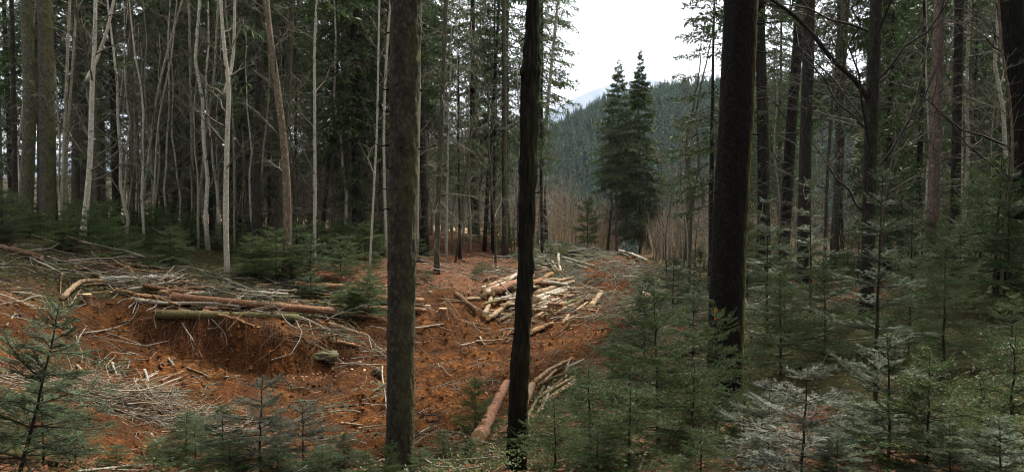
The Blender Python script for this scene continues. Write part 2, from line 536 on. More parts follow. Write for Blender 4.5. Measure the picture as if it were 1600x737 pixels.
M['rock'] = mk_rock('rock', (.05, .034, .022), (.12, .095, .07), (.07, .08, .028))
M['clod'] = mk_rock('clod', (.030, .011, .004), (.19, .074, .022), None)
N_ = NT('mountain'); M['mountain'] = N_.finish(N_.ramp(N_.noise(N_.wpos(), .01, 5, .6), [(.4, (.035, .05, .04)), (.6, (.09, .09, .08))]), .95, .05)
N_ = NT('orange_paint'); M['paint'] = N_.finish((.55, .13, .03), .6, .3)


# ------------------------------------------------------------------ the ground
def axis(*parts):
    out = []
    for a, b, s in parts: out.append(np.arange(a, b - 1e-6, s))
    return np.concatenate(out)


gx = axis((-720, -120, 24), (-120, -60, 4), (-60, -12, .6), (-12, -9, .2), (-9, 4.5, .066), (4.5, 13, .15), (13, 60, .6), (60, 120, 4), (120, 760, 20))
gy = axis((-80, -8, 6), (-8, 3, .5), (3, 8, .16), (8, 24, .07), (24, 48, .18), (48, 112, .7), (112, 360, 5), (360, 960, 30))
GX, GY = np.meshgrid(gx, gy)
GZ = H(GX, GY)


def masks(x, y):
    s = soil_mask(x, y)
    d = edge_d(x, y)
    left = smooth(-11.5, -8.5, x) * smooth(8.5, 10, y) * smooth(1.2, -1.0, d) * smooth(-.5, -4, x)
    s = np.maximum(s, left * (0.46 + .5 * fbm(x * .7, y * .7, 77)))
    zone = smooth(-5.5, -2.5, x) * smooth(5.5, 2, x) * smooth(16, 19, y) * smooth(42, 30, y) * smooth(-.2, .8, d) * smooth(.7, -.5, x)
    zone = zone - .5 * smooth(-.3, .7, x) * smooth(20, 23, y) * smooth(46, 43, y)
    right = -smooth(2.0, 4, x) * smooth(16, 10, y) * .30
    right = right - .16 * smooth(-1.5, -4.5, x) * smooth(-.4, .6, d) * smooth(30, 20, y)
    leaf = 0.42 + .65 * fbm(x * .45, y * .45, 60) + .38 * zone + right
    leaf = leaf * smooth(160, 70, y)
    return s, leaf


gs, gl = masks(GX, GY)
ni, nj = len(gx), len(gy)
gm = MB()
ii, jj = np.meshgrid(np.arange(ni - 1), np.arange(nj - 1))
b0 = jj * ni + ii
gm.quads(np.stack([GX, GY, GZ], -1), np.stack([b0, b0 + 1, b0 + ni + 1, b0 + ni], -1))
g_me = gm.mesh('ground', M['ground'])
ca = g_me.color_attributes.new('mask', 'FLOAT_COLOR', 'POINT')
ca.data.foreach_set('color', np.stack([gs, smooth(43.5, 47, GY) * smooth(130, 90, GY) * smooth(14, 11, GX) * (.65 + .35 * vnoise(GX * .4, GY * .4, 66)), gl, np.ones_like(gs)], -1).astype(np.float32).ravel())
ground = link('ground', g_me)
ground['kind'] = 'structure'

# far blue mountain ridge
mx = np.linspace(-900, 1500, 90) * 3.6; mt = np.linspace(0, 1, 14)
MX, MT = np.meshgrid(mx, mt)
mpx = CX + F * MX / 4500.0
crest = np.interp(mpx, [300, 700, 830, 865, 900, 940, 1000, 1100, 1300, 1900], [80, 110, 146, 160, 180, 195, 205, 195, 165, 115]) + 9
crest = (crest + 7 * fbm(MX * .0033, MX * 0 + 3, 91, 5)) * 3.6
MY = 4500 + 900 * (MT - .6) + 100 * fbm(MX * .003, MT * 3, 95)
MZ = -45 + (crest + 45) * np.where(MT < .6, smooth(0, .6, MT) ** .8, 1 - (MT - .6) * 1.2) + 18 * fbm(MX * .01, MT * 9, 97) * smooth(0, .2, MT)
mm = MB(); i2, j2 = np.meshgrid(np.arange(89), np.arange(13)); b2 = j2 * 90 + i2
mm.quads(np.stack([MX, MY, MZ], -1), np.stack([b2, b2 + 1, b2 + 91, b2 + 90], -1))
mo = link('mountain', mm.mesh('mountain', M['mountain'])); mo['kind'] = 'structure'


# ------------------------------------------------------------------ foliage and branch builders
def needles(mb, p0, p1, spacing, ln, wd, m, mode='round', up=None, rng=RNG, ang=52, sag=0.0):
    """leaf-shaped triangles along the segments p0-p1"""
    L = np.linalg.norm(p1 - p0, axis=1)
    cnt = np.floor(L / spacing + rng.random(len(L))).astype(int)
    idx = np.repeat(np.arange(len(L)), cnt)
    if len(idx) == 0: return
    u = rng.random(len(idx))
    base = p0[idx] + (p1 - p0)[idx] * u[:, None]
    T = unit(p1 - p0)[idx]
    Z = np.array([0, 0, 1.0])
    S = unit(np.cross(T, Z) + 1e-4); U = np.cross(S, T)
    if mode == 'flat':
        phi = np.where(rng.random(len(idx)) < .5, 0, np.pi) + rng.normal(0, .30, len(idx))
        phi = np.where(np.cos(phi) > 0, phi + .22, phi - .22)
    else:
        phi = rng.random(len(idx)) * TAU
    a = np.radians(ang + rng.normal(0, 11, len(idx)))
    N = S * np.cos(phi)[:, None] + U * np.sin(phi)[:, None]
    d = T * np.cos(a)[:, None] + N * np.sin(a)[:, None]
    d[:, 2] -= sag * rng.random(len(idx))
    d = unit(d)
    if mode == 'flat':
        W = unit(np.cross(d, U + 0.25 * rng.normal(size=(len(idx), 3))))
    else:
        W = unit(np.cross(d, rng.normal(size=(len(idx), 3))))
    l = ln * (.7 + .5 * rng.random(len(idx)))
    w = wd * (.8 + .4 * rng.random(len(idx)))
    mid = base + d * (l * .45)[:, None]
    tip = base + d * l[:, None]
    V = np.stack([base, mid + W * w[:, None] * .5, tip, mid - W * w[:, None] * .5], 1)
    k = np.arange(len(idx)) * 4
    mb.quads(V, np.stack([k, k + 1, k + 2, k + 3], -1), m)


def paths(base, az, el, L, n, droop, tip, rng, wob=.04):
    """B curved branch axes: base (B,3), azimuth, elevation at the foot, length; droop pulls down, tip lifts the end"""
    t = np.linspace(0, 1, n)[None, :, None]
    h = np.stack([np.cos(az), np.sin(az), np.zeros_like(az)], -1)[:, None, :]
    P = base[:, None, :] + h * (L * np.cos(el))[:, None, None] * t
    P[..., 2] += (L * np.sin(el))[:, None] * t[..., 0] - (L * droop)[:, None] * t[..., 0] ** 2 + (L * tip)[:, None] * t[..., 0] ** 4
    w = rng.normal(0, 1, P.shape) * wob * L[:, None, None] * t * .5
    return P + w


def interp_path(P, t):
    """P (B,n,3), t (B,K) -> points (B,K,3) and tangents"""
    n = P.shape[1]
    f = np.clip(t, 0, 1) * (n - 1); i = np.minimum(f.astype(int), n - 2); r = (f - i)[..., None]
    b = np.arange(P.shape[0])[:, None]
    p0 = P[b, i]; p1 = P[b, i + 1]
    return p0 + (p1 - p0) * r, unit(p1 - p0)


def laterals(P, L, K, t0, t1, frac, rng, n=3, ang=55, droop=.1, taper=.8, updown=.15):
    """K side twigs on each axis, alternating sides in the axis' own plane"""
    B = P.shape[0]
    t = t0 + (t1 - t0) * (np.arange(K)[None] + .8 * rng.random((B, K))) / K
    p, T = interp_path(P, t)
    S = unit(np.cross(T, np.array([0, 0, 1.0])) + 1e-4)
    side = np.where((np.arange(K)[None] + rng.integers(0, 2, (B, 1))) % 2 == 0, 1.0, -1.0)
    a = np.radians(ang + rng.normal(0, 9, (B, K)))
    d = T * np.cos(a)[..., None] + S * (side * np.sin(a))[..., None]
    d[..., 2] += rng.normal(0, updown, (B, K))
    d = unit(d)
    l = (L[:, None] * frac * (1 - taper * t) * (.6 + .6 * rng.random((B, K))))
    tt = np.linspace(0, 1, n)
    Q = p[:, :, None, :] + d[:, :, None, :] * (l[..., None] * tt)[..., None]
    Q[..., 2] -= droop * l[..., None] * tt ** 2
    # curl forward along the axis
    Q += T[:, :, None, :] * (l[..., None] * .25 * tt ** 2)[..., None]
    return Q.reshape(B * K, n, 3), l.reshape(-1)


def segs(P):
    return P[:, :-1].reshape(-1, 3), P[:, 1:].reshape(-1, 3)


def conifer_crown(mb, z0, z1, rmax, rng, whorl=.42, per=6, el_top=35, el_low=-12, droop=.22, ln=.15, wd=.05, spacing=.05, K=14, frac=.42,
                  shape=.75, bare_inner=.25, sag=.5, mw=0, mn=1, gaps=.12, tiers=0.0):
    zs = []; z = z0
    while z < z1 - .15:
        zs.append(z); z += whorl * (.75 + .5 * rng.random()) * (1.0 if z < z0 + .75 * (z1 - z0) else .7)
    base = []; az = []; el = []; L = []
    for z in zs:
        f = (z1 - z) / (z1 - z0)
        r = rmax * min(1.0, f ** shape * 1.05) * (1 - .25 * smooth(.8, 1.0, f))
        k = max(3, int(per * (.8 + .4 * rng.random()) * (1 if f > .14 else .6)))
        a0 = rng.random() * TAU
        rt = r * (1 + tiers * rng.normal())
        for j in range(k):
            if rng.random() < gaps: continue
            base.append((0, 0, z + rng.normal(0, .08))); az.append(a0 + TAU * j / k + rng.normal(0, .25))
            el.append(math.radians(el_low + (el_top - el_low) * (1 - f) ** 1.5 + rng.normal(0, 6)))
            L.append(max(.12, rt * (.65 + .5 * rng.random())))
    base = np.array(base, float); az = np.array(az); el = np.array(el); L = np.array(L)
    dr = droop * (.6 + .8 * rng.random(len(L)))
    P = paths(base, az, el, L, 6, dr, dr * .55, rng, .03)
    mb.tubes(P, np.clip(L, .3, 3)[:, None] * np.linspace(.011, .003, 6)[None], 3, mw)
    Q, l = laterals(P, L, K, .15, .98, frac, rng, 3, 50, .3, .72)
    mb.tubes(Q, np.full(Q.shape[:2], .004), 3, mw)
    s0, s1 = segs(P[:, 2:]); needles(mb, s0, s1, spacing, ln * .8, wd, mn, 'round', rng=rng, sag=sag, ang=40)
    s0, s1 = segs(Q); needles(mb, s0, s1, spacing, ln, wd, mn, 'round', rng=rng, sag=sag)


def dead_branches(mb, z0, z1, n, rng, Lm=1.6, r0=.012, m=0, trunk=None, K=7, el=(-30, 25)):
    """bare dead branches down a trunk"""
    z = z0 + (z1 - z0) * rng.random(n)
    base = np.stack([np.zeros(n), np.zeros(n), z], -1)
    if trunk is not None:
        base = np.stack([np.interp(z, trunk[:, 2], trunk[:, 0]), np.interp(z, trunk[:, 2], trunk[:, 1]), z], -1)
    L = Lm * (.35 + .9 * rng.random(n))
    P = paths(base, rng.random(n) * TAU, np.radians(rng.uniform(el[0], el[1], n)), L, 6, .18 * rng.random(n), .1 * rng.random(n), rng, .06)
    mb.tubes(P, (L / Lm)[:, None] ** .5 * np.linspace(r0, r0 * .35, 6)[None], 3, m)
    Q, l = laterals(P, L, K, .2, .95, .45, rng, 4, 52, .15, .6, .3)
    mb.tubes(Q, np.linspace(r0 * .4, r0 * .22, 4)[None].repeat(len(Q), 0), 3, m)


def broadleaf_limbs(trunk, rad, rng, n=10, t0=.35, Lm=2.2, K=7, K2=4, el=(20, 60), rmin=.0035):
    """ascending bare limbs with branches and twigs on a trunk path (N,3): one mesh builder per limb"""
    N = len(trunk)
    t = t0 + (1 - t0) * (np.arange(n) + rng.random(n)) / n * .97
    base, T = interp_path(trunk[None], t[None]); base = base[0]
    r0 = np.minimum(np.interp(t, np.linspace(0, 1, N), rad) * .5, .024)
    L = Lm * (1.15 - .75 * t) * (.6 + .7 * rng.random(n))
    P = paths(base, rng.random(n) * TAU, np.radians(rng.uniform(el[0], el[1], n)), L, 7, .05 * rng.random(n), .15 * rng.random(n), rng, .09)
    Q, l = laterals(P, L, K, .25, .97, .5, rng, 5, 42, -.12, .6, .4)
    Q += rng.normal(0, .035, Q.shape) * l[:, None, None] * np.linspace(0, 1, 5)[None, :, None]
    R_, l2 = laterals(Q, l, K2, .3, .98, .5, rng, 4, 42, -.1, .6, .4)
    out = []
    for i in range(n):
        mb = MB()
        mb.tubes(P[i], np.maximum(r0[i] * np.linspace(1, .22, 7), rmin), 4, 0, cap=False)
        mb.tubes(Q[i * K:(i + 1) * K], np.maximum(r0[i] * np.linspace(.36, .12, 5)[None].repeat(K, 0), rmin), 3, 0)
        k = K * K2; mb.tubes(R_[i * k:(i + 1) * k], np.full((k, 4), rmin * .8), 3, 0)
        out.append(mb)
    return out


def young_conifer(h, rng, spread=.55, kind='spruce', first=.08, density=1.0, gap=.24, ln=.020, wd=.0040, spacing=.0036, el=(8, 55), bare=0.08):
    """a young spruce or fir: stem mesh and foliage mesh, both from the ground up"""
    st = MB(); n = 14
    z = np.linspace(-.05, h, n)
    bend = rng.normal(0, .02, 2) * h
    path = np.stack([bend[0] * (z / h) ** 2 + rng.normal(0, .004, n), bend[1] * (z / h) ** 2 + rng.normal(0, .004, n), z], -1)
    st.tubes(path, np.interp(z, [0, h], [.007 + .0085 * h, .003]), 7, 0)
    fo = MB()
    base = []; az = []; e = []; L = []
    zz = h - .16
    step = gap
    while zz > h * first:
        f = (h - zz) / h
        Lw = min(spread * (.12 + 1.15 * f ** .8), spread * 1.05) * (1 - .25 * smooth(.75, 1, f))
        k = rng.integers(4, 7)
        a0 = rng.random() * TAU
        for j in range(k):
            if rng.random() < .12: continue
            base.append(zz + rng.normal(0, .012)); az.append(a0 + TAU * j / k + rng.normal(0, .2))
            e.append(math.radians(el[0] + (el[1] - el[0]) * (1 - f) ** 2.2 + rng.normal(0, 10))); L.append(Lw * (.55 + .65 * rng.random()))
        for j in range(int(rng.integers(2, 5) * density)):          # small branches between the whorls
            base.append(zz + rng.random() * step); az.append(rng.random() * TAU)
            e.append(math.radians(15 + rng.normal(0, 12))); L.append(Lw * (.3 + .3 * rng.random()))
        zz -= step * (.85 + .3 * rng.random())
    zb = np.array(base)
    B0 = np.stack([np.interp(zb, z, path[:, 0]), np.interp(zb, z, path[:, 1]), zb], -1)
    L = np.array(L); az = np.array(az); e = np.array(e)
    dr = (.10 if kind == 'fir' else .16) * (.5 + rng.random(len(L)))
    P = paths(B0, az, e, L, 7, dr, dr * 1.1, rng, .06)
    fo.tubes(P, (.0022 + .0055 * L)[:, None] * np.linspace(1, .35, 7)[None], 4, 0, cap=False)
    K = int(13 * density)
    Q, l = laterals(P, L, K, .14, .96, .66, rng, 4, 50, .05, .85, .10 if kind == 'fir' else .2)
    fo.tubes(Q, np.full(Q.shape[:2], .0017), 3, 0)
    big = l > .11
    R_, l2 = laterals(Q[big], l[big], 4, .25, .92, .50, rng, 3, 46, .04, .7, .08)
    fo.tubes(R_, np.full(R_.shape[:2], .0012), 3, 0)
    mode = 'flat' if kind == 'fir' else 'round'
    s0, s1 = segs(P[:, 2:]); needles(fo, s0, s1, spacing, ln, wd, 1, mode, rng=rng)
    for X in (Q, R_):
        keep = rng.random(len(X)) > bare
        s0, s1 = segs(X[keep]); needles(fo, s0, s1, spacing, ln, wd, 1, mode, rng=rng)
    # leader
    s0, s1 = segs(path[None, -3:]); needles(fo, s0, s1, spacing * .7, ln, wd, 1, 'round', rng=rng, ang=40)
    return st, fo


# ------------------------------------------------------------------ trunks
def spline(pts, n):
    """Catmull-Rom through points -> n samples"""
    pts = np.asarray(pts, float)
    if len(pts) == 2: return pts[0] + (pts[1] - pts[0]) * np.linspace(0, 1, n)[:, None]
    e = np.concatenate([[2 * pts[0] - pts[1]], pts, [2 * pts[-1] - pts[-2]]])
    u = np.linspace(0, len(pts) - 1, n); i = np.minimum(u.astype(int), len(pts) - 2); t = (u - i)[:, None]
    a, b, c, d = e[i], e[i + 1], e[i + 2], e[i + 3]
    return .5 * (2 * b + (c - a) * t + (2 * a - 5 * b + 4 * c - d) * t * t + (3 * b - a - 3 * c + d) * t ** 3)


def trunk_tube(mb, path, rad, S, rng, m=0, rough=.06, fine=.0, flare=.25, seed=0):
    N = len(path)
    an = TAU * np.arange(S) / S
    z = path[:, 2] - path[0, 2]
    A = np.cos(an)[None] * 1.7 + 0 * z[:, None]; Bz = z[:, None] * 1.2 + np.sin(an)[None] * 1.7
    jit = 1 + rough * fbm(A + seed, Bz, 5 + seed, 3)
    if fine: jit = jit + fine * fbm(an[None] * 5 + seed * 3 + 0 * z[:, None], z[:, None] * 9, 8 + seed, 4) * np.minimum(1, np.minimum(an, TAU - an) * 4)[None]
    jit = jit + flare * np.exp(-z / .16)[:, None] * (1 + .5 * np.sin(an * 4 + seed)[None])
    mb.tubes(path, rad, S, m, jit=jit[None])


def make_trunk(pts_px, Y, w0, w1, rng, top, dip=.25):
    """trunk path from pixels at depth Y (first point is the foot), carried on up to height `top` above the foot"""
    P = np.array([at(px, py, Y) for px, py in pts_px])
    P[0, 2] = float(H(P[0, 0], Y))
    k = max(6, len(P) * 4)
    path = spline(P, k)
    rad = np.linspace(w0, w1, k) / F * Y * .5
    if path[-1, 2] - P[0, 2] < top:
        d = unit(path[-1] - path[-3]); d = unit(d * .6 + np.array([0, 0, .6]))
        n2 = 8; zz = np.linspace(0, top - (path[-1, 2] - P[0, 2]), n2 + 1)[1:]
        ext = path[-1] + d[None] / d[2] * zz[:, None] + np.cumsum(rng.normal(0, .04, (n2, 3)) * [1, 1, 0], 0)
        path = np.concatenate([path, ext]); rad = np.concatenate([rad, np.linspace(rad[-1], max(.012, rad[-1] * .35), n2 + 1)[1:]])
    path[0, 2] -= dip
    return path, rad


# ------------------------------------------------------------------ shared crowns
def proto(fn, name, mats, seed):
    mb = MB(); fn(mb, np.random.default_rng(seed)); return mb.mesh(name, mats)


CROWN_HIGH = [proto(lambda mb, r: conifer_crown(mb, 0, 10, 2.0, r, whorl=.8, per=4, K=8, ln=.2, wd=.055, spacing=.10, gaps=.3),
                    'crown', [M['twig_dark'], M['needle_forest']], 100 + k) for k in range(2)]


def forest_proto(h, c0, rmax, seed, gaps, droop, dead, mat='bark_dark', nm='needle_forest', per=6, sh=.7, kk=12, wh=.5):
    r = np.random.default_rng(seed)
    t = MB(); n = 12
    z = np.linspace(-.3, h - .6, n)
    path = np.stack([np.cumsum(r.normal(0, .03, n)), np.cumsum(r.normal(0, .03, n)), z], -1)
    trunk_tube(t, path, np.linspace(.15, .02, n) * (h / 22), 8, r, flare=.35, seed=seed)
    d = MB(); dead_branches(d, .8, min(c0 + 3.5, h * .6), int(dead * 1.9), r, 1.7, .013, trunk=path, K=9)
    c = MB(); conifer_crown(c, c0, h, rmax, r, whorl=wh, per=per, droop=droop, gaps=gaps, shape=sh, K=kk, spacing=.058 if kk < 14 else .045, ln=.17, wd=.052, el_low=-18, )
    return (t.mesh('trunk', M[mat]), d.mesh('dead_branches', M['twig_grey']), c.mesh('crown', [M['twig_dark'], M[nm]]))


FOREST = [forest_proto(22, 3.4, 2.3, 11, .22, .32, 34), forest_proto(25, 5.0, 2.4, 12, .24, .36, 46, 'bark_brown'),
          forest_proto(18, 2.4, 2.0, 13, .25, .28, 30), forest_proto(24, 6.8, 2.3, 14, .24, .32, 60, 'bark_dark'),
          forest_proto(14, 1.6, 1.6, 15, .18, .24, 16)]
EDGE = [forest_proto(13, 1.5, 2.9, 21, .12, .36, 14, 'bark_brown', 'needle_edge', 9, .92, 20, .34),
        forest_proto(12, 4.6, 2.2, 22, .14, .34, 60, 'bark_pink', 'needle_edge', 8, .88, 18, .35),
        forest_proto(17, 4.2, 2.4, 23, .22, .12, 30, 'bark_dark', 'needle_edge', 5, .6)]


LAND = [(18, 'slim leftmost trunk'), (40, 'grey flared spruce'), (74, 'thick brown spruce'), (99, 'pale twin stem'), (138, 'pale forked beech'),
        (179, 'black straight trunk'), (207, 'slender pinkish stem'), (232, 'leaning pale stem'), (254, 'shaded dark trunk'), (300, 'leftmost clustered pole'), (319, 'curving clustered pole'),
        (354, 'mottled forking pole'), (401, 'dark straight spruce'), (448, 'peeling tan snag'), (492, 'lone whitish pole'), (514, 'dark slanting stem'), (540, 'brownish grey trunk'), (570, 'dark middle trunk'),
        (587, 'white wavy stem'), (630, 'big centre trunk'), (655, 'thin white stem'), (686, 'tall red-litter trunk'), (700, 'straight white pole'), (718, 'bare twiggy pole'), (761, 'dark crooked stem'), (788, 'half hidden trunk'), (825, 'slim black trunk'), (848, 'slender leaning birch'),
        (970, 'shorter road-end spruce'), (1000, 'taller road-end spruce'), (1050, 'grey thicket stems'), (1077, 'bare brown trunk'), (1112, 'level-tiered spruce'), (1142, 'huge mossy trunk'), (1185, 'sparse tall spruce'), (1229, 'smooth leaning trunk'), (1257, 'thick dark trunk'), (1295, 'slim grey pole'), (1309, 'slim grey trunk'), (1359, 'lichen-spotted trunk'),
        (1400, 'crooked grey sapling'), (1460, 'pinkish grey trunk'), (1493, 'dark right trunk'), (1510, 'winding pale stem'), (1585, 'gnarled right trunk')]


def beside(px):
    a, t = min(LAND, key=lambda q: abs(q[0] - px))
    d = px - a
    return ('behind the ' if abs(d) < 6 else 'just left of the ' if -16 < d < 0 else 'just right of the ' if 0 < d < 16 else 'left of the ' if d < 0 else 'right of the ') + t


def put_forest(k, X, Y, label, group=None, s=1.0, rz=None, name='conifer', store=FOREST, lift=0.0):
    o = thing(name, (X, Y, float(H(X, Y)) + lift), label, 'tree', group, RNG.random() * TAU if rz is None else rz, s)
    for nm, me in zip(('trunk', 'dead_branches', 'crown'), store[k]):
        c = link(nm, me, o)
        if nm == 'dead_branches': c['kind'] = 'stuff'
    return o


